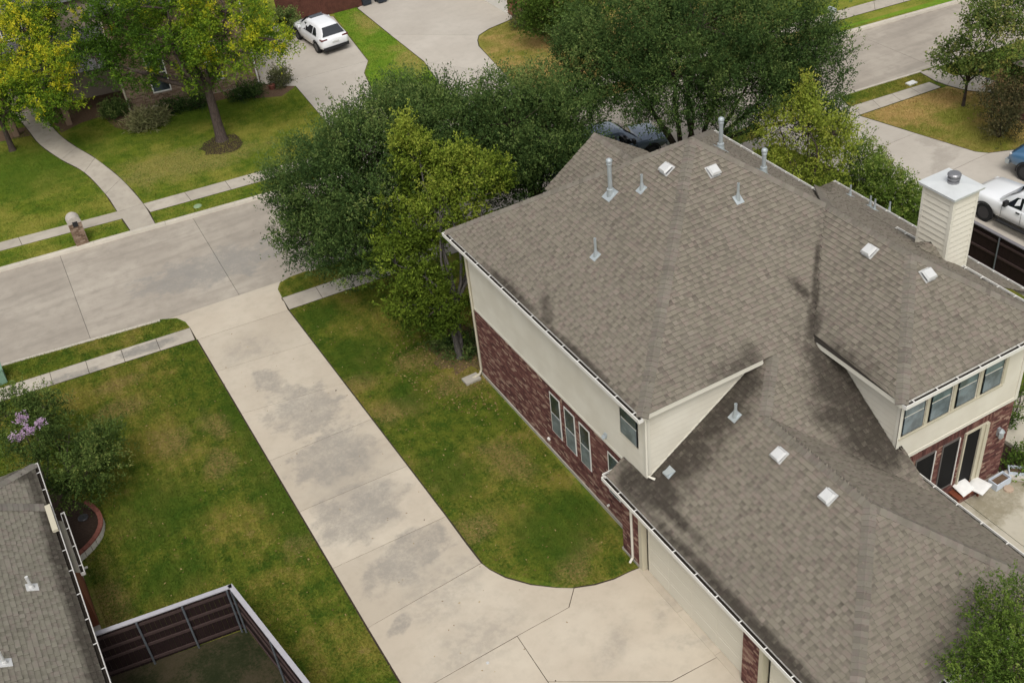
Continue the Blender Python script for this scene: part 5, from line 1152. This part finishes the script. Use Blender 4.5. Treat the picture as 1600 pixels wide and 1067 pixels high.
def vehicle(name, label, cat, loc, rz, paint, lower, cabin, wheels, wr, side_gl, screens, lamps, bumper=M_BLKPL, rim=M_RIM, extra=None):
    root = thing(name, (0, 0, 0), label, cat)
    loft([sect(*s) for s in lower]).build('body', paint, root, smooth=True)
    loft([csect(*s) for s in cabin]).build('cabin', paint, root, smooth=True)
    hw = max(s[4] for s in lower)
    def cab(y):  # interpolate cabin section
        for i in range(len(cabin)-1):
            a, b = cabin[i], cabin[i+1]
            if a[0] <= y <= b[0]: t = (y-a[0])/(b[0]-a[0]); return [a[k]+(b[k]-a[k])*t for k in range(5)]
        return cabin[0] if y < cabin[0][0] else cabin[-1]
    for (ya, yb, yc, yd) in side_gl:      # bottom-front, bottom-back, top-back, top-front
        for sx in (-1, 1):
            V = []
            for y, top in ((ya, 0), (yb, 0), (yc, 1), (yd, 1)):
                c = cab(y); z0, zt, w, wt = c[1], c[2], c[3], c[4]; f = .80 if top else .10; z = z0+(zt-.06-z0)*f; x = w*.985+(wt+.03-w*.985)*min(1, max(0, (z-z0-.05)/(zt-.1-z0-.05))); V.append((sx*(x+.012), y, z))
            MB().add(V, [(0, 1, 2, 3) if sx > 0 else (3, 2, 1, 0)]).build('side_window', M_AUTOGL, root)
    for V in screens:
        MB().add(V, [(0, 1, 2, 3)]).build('windscreen', M_AUTOGL, root)
    for (y, s) in [(y, s) for y in wheels for s in (-1, 1)]:
        x = s*(hw-.1)
        def ring(mb, r, x0, x1, n=22):
            b = len(mb.v)
            for xx in (x0, x1):
                for k in range(n): mb.v.append((xx, y+r*math.cos(2*PI*k/n), wr+r*math.sin(2*PI*k/n)))
            for k in range(n): mb.f.append((b+k, b+(k+1) % n, b+n+(k+1) % n, b+n+k)); mb.t.append(.5)
            mb.f.append(tuple(b+k for k in range(n))[::-1]); mb.f.append(tuple(b+n+k for k in range(n))); mb.t += [.5, .5]; return mb
        w = ring(MB(), wr, x-.11, x+.11).build('wheel', M_TYRE, root)
        ring(MB(), wr*.66, x+s*.09, x+s*.118, 16).build('rim', rim, w)
        ar = MB(); n = 14
        for k in range(n+1):
            th = PI*k/n*1.12-.06*PI; 
            for rr in (wr+.02, wr+.085): ar.v.append((s*(hw+.008), y+rr*math.cos(th), wr+rr*math.sin(th)))
        for k in range(n): ar.f.append((2*k, 2*k+1, 2*k+3, 2*k+2) if s < 0 else (2*k+2, 2*k+3, 2*k+1, 2*k)); ar.t.append(.5)
        ar.build('wheel_arch', bumper, root)
    for nm, mat, bxs in lamps:
        for q in bxs: MB().box(*q).build(nm, mat, root)
    root.location = (*loc, .022); root.rotation_euler = (0, 0, rz); return root
# white crossover seen from behind: nose towards +y
suv_low = [(-2.2, .35, .6, .80, .76, .66), (-2.12, .3, .62, .98, .86, .74), (-1.75, .26, .66, 1.02, .91, .8), (-.5, .24, .66, .98, .92, .82), (.8, .24, .66, .98, .92, .82), (1.25, .24, .66, .98, .92, .8), (1.9, .28, .66, .9, .88, .74), (2.2, .34, .58, .76, .74, .6)]
suv_cab = [(-2.05, .94, 1.02, .78, .72), (-1.95, .96, 1.2, .82, .64), (-1.7, .96, 1.46, .85, .57), (-1.2, .96, 1.55, .87, .58), (-.2, .96, 1.58, .88, .6), (.35, .96, 1.52, .88, .58), (.8, .96, 1.26, .86, .6), (1.3, .95, 1.0, .82, .7)]
vehicle('parked_car', 'white crossover car seen from behind on the far driveway', 'car', G(503, 66), .06, M_WPAINT, suv_low, suv_cab, (-1.35, 1.35), .35,
        [(.85, .05, .1, .4), (-.02, -.9, -.85, .04), (-.97, -1.5, -1.2, -.93)],
        [[(-.7, -2.06, 1.07), (.7, -2.06, 1.07), (.6, -1.965, 1.25), (-.6, -1.965, 1.25)], [(-.6, -1.965, 1.25), (.6, -1.965, 1.25), (.5, -1.72, 1.5), (-.5, -1.72, 1.5)], [(.66, 1.18, 1.06), (-.66, 1.18, 1.06), (-.55, .46, 1.56), (.55, .46, 1.56)]],
        [('tail_lamp', M_RED, [(.48, .86, -2.17, -1.85, .88, .96), (-.86, -.48, -2.17, -1.85, .88, .96)]), ('rear_bumper', M_BLKPL, [(-.8, .8, -2.24, -1.9, .3, .48)]), ('number_plate', M_VENTTOP, [(-.2, .2, -2.235, -2.1, .66, .76)]), ('sunroof', M_AUTOGL, [(-.4, .4, -.1, .3, 1.55, 1.603)]), ('mirror', M_WPAINT, [(.88, 1.05, .6, .75, 1.0, 1.14), (-1.05, -.88, .6, .75, 1.0, 1.14)])])
def pickup(name, label, loc, rz, paint, rim, wr=.4):
    low = [(-2.95, .5, .8, 1.08, .88, .84), (-2.85, .42, .8, 1.12, .93, .86), (-.9, .4, .8, 1.14, .95, .88), (1.3, .4, .8, 1.12, .95, .88), (1.6, .42, .8, 1.14, .95, .84), (2.6, .46, .8, 1.08, .93, .78), (2.85, .5, .78, .98, .88, .72)]
    cb = [(-1.05, 1.1, 1.16, .88, .82), (-.98, 1.1, 1.78, .88, .66), (-.3, 1.1, 1.86, .88, .68), (.45, 1.1, 1.84, .88, .66), (.75, 1.1, 1.7, .88, .66), (1.5, 1.1, 1.16, .86, .78)]
    v = vehicle(name, label, 'pickup', loc, rz, paint, low, cb, (-1.8, 1.95), wr, [(1.1, .35, .38, .72), (.22, -.62, -.55, .25)],
                [[(.7, 1.47, 1.22), (-.7, 1.47, 1.22), (-.58, .8, 1.73), (.58, .8, 1.73)], [(-.6, -1.06, 1.22), (.6, -1.06, 1.22), (.55, -1.0, 1.7), (-.55, -1.0, 1.7)]],
                [('front_bumper', M_GALV, [(-.88, .88, 2.8, 2.98, .48, .7)]), ('mirror', M_BLKPL, [(.96, 1.18, .9, 1.02, 1.2, 1.42), (-1.18, -.96, .9, 1.02, 1.2, 1.42)]), ('door_handle', M_BLKPL, [(.955, .975, .35, .52, 1.02, 1.08), (-.975, -.955, .35, .52, 1.02, 1.08)]),
                 ('side_step', M_BLKPL, [(.9, 1.04, -1.1, 1.3, .34, .4), (-1.04, -.9, -1.1, 1.3, .34, .4)]), ('headlamp', M_VENTTOP, [(.55, .86, 2.72, 2.86, .8, .98), (-.86, -.55, 2.72, 2.86, .8, .98)]), ('load_bed', M_BLKPL, [(-.72, .72, -2.75, -1.15, 1.1, 1.182)]), ('door_seam', M_BLKPL, [(.952, .957, 1.18, 1.19, .55, 1.12), (-.957, -.952, 1.18, 1.19, .55, 1.12), (.952, .957, .27, .28, .55, 1.12), (-.957, -.952, .27, .28, .55, 1.12), (.952, .957, -.68, -.67, .55, 1.12), (-.957, -.952, -.68, -.67, .55, 1.12)])], rim=rim)
    return v
pickup('parked_pickup', 'white pickup truck parked behind the dark fence at the right edge', (35.0, 23.9), .04, M_WPAINT, M_RIM)
pickup('parked_pickup', 'steel blue pickup half hidden by the oak behind the front gable', (24.7, 39.5), PI/2-.10+PI, M_DPAINT, M_RIM)
pickup('parked_pickup', 'blue vehicle nose cut off by the right edge beyond the white pickup', (G(1612, 275)[0]+.6, G(1612, 275)[1]-1.9), .15, M_BPAINT, M_RIM)

# ------------------------------------------------------------------ street furniture and small things
mp = np.array(G(128, 379)); mbx = thing('brick_mailbox', (*mp, 0), 'brick mailbox pillar with rounded pale top by the far curb', 'mailbox')
pil = MB().box(mp[0]-.27, mp[0]+.27, mp[1]-.27, mp[1]+.27, 0, 1.15).build('pillar', M_MORTAR_TAN, mbx)
finalize(lay(rect('y', mp[1]-.27, mp[0]-.27, mp[0]+.27, .02, 1.15), .075, 'brick', (0, -1, 0))+lay(rect('x', mp[0]-.27, mp[1]-.27, mp[1]+.27, .02, 1.15), .075, 'brick', (-1, 0, 0))+lay(rect('x', mp[0]+.27, mp[1]-.27, mp[1]+.27, .02, 1.15), .075, 'brick', (1, 0, 0)), 'brick', 'bricks', M_BRICK_TAN, pil)
tp = MB(); n = 14; b = 0
for y in (mp[1]-.29, mp[1]+.29):
    for k in range(n+1): th = PI*k/n; tp.v.append((mp[0]+.3*math.cos(th), y, 1.15+.32*math.sin(th)))
for k in range(n): tp.f.append((k, k+1, n+1+k+1, n+1+k)); tp.t.append(.5)
tp.f += [tuple(range(n+1))[::-1], tuple(range(n+1, 2*n+2))]; tp.t += [.5, .5]
tp.build('arched_top', plain('pale_mailbox_brick', (.42, .38, .33), .9, .2, 0, .35, 18), mbx); MB().box(mp[0]-.11, mp[0]+.11, mp[1]-.32, mp[1]-.275, 1.0, 1.24).build('door', M_BLKPL, mbx)
p = G(1297, 47); m2 = thing('post_mailbox', (*p, 0), 'slim grey mailbox post beside the far verge, top right', 'mailbox')
MB().box(p[0]-.07, p[0]+.07, p[1]-.07, p[1]+.07, 0, 1.1).build('post', M_GALV, m2); MB().tube([(p[0], p[1]-.26, 1.16), (p[0], p[1]+.2, 1.16)], .13, 10).build('box', M_GALV, m2)
for (x, y), lab in (((572, 8), 'left of the two dark wheeled bins by the far fence'), ((596, 4), 'right of the two dark wheeled bins by the far fence')):
    p = G(x, y); bn = thing('wheeled_bin', (*p, 0), lab, 'bin', 'dark wheeled bins by the fence'); M_BIN = plain('dark_blue_bin', (.02, .027, .038), .5, .4)
    V = [(p[0]+sx*w, p[1]+sy*w, z) for z, w in ((.08, .27), (1.0, .34)) for sx, sy in ((-1, -1), (1, -1), (1, 1), (-1, 1))]
    MB().add(V, [(3, 2, 1, 0), (4, 5, 6, 7), (0, 1, 5, 4), (1, 2, 6, 5), (2, 3, 7, 6), (3, 0, 4, 7)]).build('body', M_BIN, bn); MB().box(p[0]-.37, p[0]+.37, p[1]-.37, p[1]+.37, 1.005, 1.06).build('lid', M_BIN, bn)
    for s in (-1, 1): MB().tube([(p[0]+s*.25, p[1]+.3, .1), (p[0]+s*.31, p[1]+.3, .1)], .1, 12).build('wheel', M_TYRE, bn)
p = G(-2, 596); ub = thing('utility_box', (*p, 0), 'green utility box on the verge at the left edge', 'utility box'); M_GRN = plain('utility_green', (.16, .27, .2), .5, .4)
MB().box(p[0]-.3, p[0]+.3, p[1]-.3, p[1]+.3, .0, .62).build('cabinet', M_GRN, ub); MB().box(p[0]-.33, p[0]+.33, p[1]-.33, p[1]+.33, .622, .7).build('lid', M_GRN, ub)
tag(MB().lathe((*G(309, 323), .02), [(.2, 0), (.18, .03), (.1, .04)], 16).build('valve_lid', plain('pale_green_lid', (.22, .3, .17), .7)), 'pale green round valve lid in the far verge', 'lid')
tag(MB().box(*[G(1424, 131)[0]-.25, G(1424, 131)[0]+.25, G(1424, 131)[1]-.16, G(1424, 131)[1]+.16, .0, .06]).build('meter_lid', plain('white_lid', (.7, .69, .66), .7)), 'white rectangular meter lid in the right verge', 'lid')
for (x, y), lab in (((1529, 128), 'dark path light nearer the street by the top right walk'), ((1540, 142), 'dark path light nearer the rusty shrub')):
    p = G(x, y); pl_ = thing('path_light', (*p, 0), lab, 'path light', 'path lights by the walk'); MB().tube([(*p, 0), (*p, .5)], .02, 6).build('stake', M_DARKMET, pl_); MB().lathe((*p, .5), [(.05, 0), (.06, .1), (.13, .12), (.03, .17)], 10).build('head', M_DARKMET, pl_)
# patio things
zt = .16
bx_, by_ = G(1497, 776, .5); M_BENCH = plain('red_brown_wood', (.17, .05, .025), .6, .3, 0, .3, 6)
bench = thing('wooden_bench', (bx_, by_, zt), 'red brown slatted bench with white cushions under the garage eave', 'bench')
for i in range(5): MB().box(bx_-.1+i*.18, bx_-.02+i*.18, by_+.36, by_+.39, zt+.45, zt+.9).build('back_slat', M_BENCH, bench)
MB().box(bx_-.15, bx_+.8, by_+.35, by_+.4, zt+.9, zt+.97).build('top_rail', M_BENCH, bench); MB().box(bx_-.15, bx_+.8, by_-.15, by_+.35, zt+.38, zt+.42).build('seat', M_BENCH, bench)
for x in (-.12, .74):
    for y in (-.12, .32): MB().box(bx_+x, bx_+x+.05, by_+y, by_+y+.05, zt, zt+.38).build('leg', M_BENCH, bench)
def cushion(c, l, w, h, rz, tilt, lab):
    mb = MB(); n = 8
    for i in range(n+1):
        for j in range(n+1):
            x, y = i/n*2-1, j/n*2-1; b = (1-abs(x)**4)*(1-abs(y)**4); mb.v.append((x*l/2, y*w/2, h/2*(b**.5)+.01))
    for i in range(n):
        for j in range(n): a = i*(n+1)+j; mb.f.append((a, a+n+1, a+n+2, a+1)); mb.t.append(.5)
    k = len(mb.v); mb.v += [(x, y, -z) for x, y, z in mb.v[:k]]; mb.f += [tuple(q+k for q in f[::-1]) for f in list(mb.f)]; mb.t += [.5]*n*n
    o = mb.build('cushion', plain('white_canvas', (.72, .71, .68), .9, .1)); o.rotation_euler = (tilt, 0, rz); o.location = c; tag(o, lab, 'cushion', 'white bench cushions'); me = o.data; me.polygons.foreach_set('use_smooth', [True]*len(me.polygons))
cushion((bx_+.28, by_+.1, zt+.52), .55, .5, .18, .1, .3, 'plump white cushion leaning on the patio bench'); cushion((bx_+.72, by_-.1, zt+.47), .6, .55, .1, .25, 0, 'flat white cushion overhanging the patio bench end')
M_PLANTER = plain('pale_blue_planter', (.52, .57, .63), .6, .3)
for (x, y, l, w, rz, lab) in ((22.95, 15.1, .62, .34, .02, 'pale planter box nearest the patio door'), (23.72, 15.0, .7, .32, -.75, 'pale planter box at the house corner end of the patio')):
    pt = thing('planter_box', (x, y, zt), lab, 'planter', 'pale planter boxes on the patio'); mb = MB()
    for q in ((-l/2, l/2, -w/2, -w/2+.03), (-l/2, l/2, w/2-.03, w/2), (-l/2, -l/2+.03, -w/2+.03, w/2-.03), (l/2-.03, l/2, -w/2+.03, w/2-.03)): mb.box(q[0]+x, q[1]+x, q[2]+y, q[3]+y, zt+.004, zt+.26)
    mb.build('trough', M_PLANTER, pt); MB().box(x-l/2+.03, x+l/2-.03, y-w/2+.03, y+w/2-.03, zt+.01, zt+.17).build('soil', M_LITTER, pt); pt.rotation_euler = (0, 0, rz)
p = G(1598, 742, .3); o = MB().obox((*p, zt+.02), (.8, -.6, 0), (.6, .8, 0), (0, 0, 1), (-.5, .5), (-.16, .16), (0, .14)).build('stone_slab', plain('pale_stone', (.5, .46, .4), .9)); tag(o, 'pale stone slab lying at the right edge of the patio', 'slab')
p = G(1576, 763, .2); o = MB().lathe((*p, zt+.005), [(.16, 0), (.15, .05), (.05, .07)], 9).build('flat_stone', plain('tan_stone', (.4, .3, .22), .9)); tag(o, 'small tan stone on the patio', 'stone')
tg = thing('trellis', (*G(1590, 650, 0), 0), 'narrow wire trellis standing by the rear house corner', 'trellis'); tx, ty = G(1590, 650, 0)
for i in range(4): MB().tube([(tx-.3+i*.2, ty, 0), (tx-.3+i*.2, ty, 1.5)], .01, 5).build('upright', M_DARKMET, tg)
for i in range(5): MB().tube([(tx-.3, ty+.012, .3+i*.28), (tx+.3, ty+.012, .3+i*.28)], .008, 5).build('crossbar', M_DARKMET, tg)
# things lying about the tan house beds
for (x, y), r, mat, lab in (((425, 137), .2, M_COPE, 'red flower pot at the corner bed of the tan house'), ((376, 150), .16, M_STONE, 'pale ring ornament on the bed edge'), ((243, 171), .2, M_STONE, 'white garden ornament below the left window')):
    o = MB().lathe((*G(x, y, .1), .01), [(r*.7, 0), (r, .25), (r*.85, .25), (r*.8, .18)], 12).build('garden_pot', mat); tag(o, lab, 'pot')
# fallen leaves and scraps on the driveway
dm = []
for x, y, s in ((762, 1035, .05), (868, 1063, .02), (525, 610, .03), (663, 812, .02)):
    p = G(x, y, .02); o = MB().lathe((*p, .022), [(s, 0), (s*.8, .012)], 8).build('pebble', M_VENTTOP if s > .03 else M_MULCH); dm.append(o)
for o, lab in zip(dm, ('white scrap on the driveway near the bottom edge', 'tiny dark speck by the driveway joint at the bottom', 'dark speck on the upper driveway', 'tiny dark speck at the driveway edge')): tag(o, lab, 'debris')
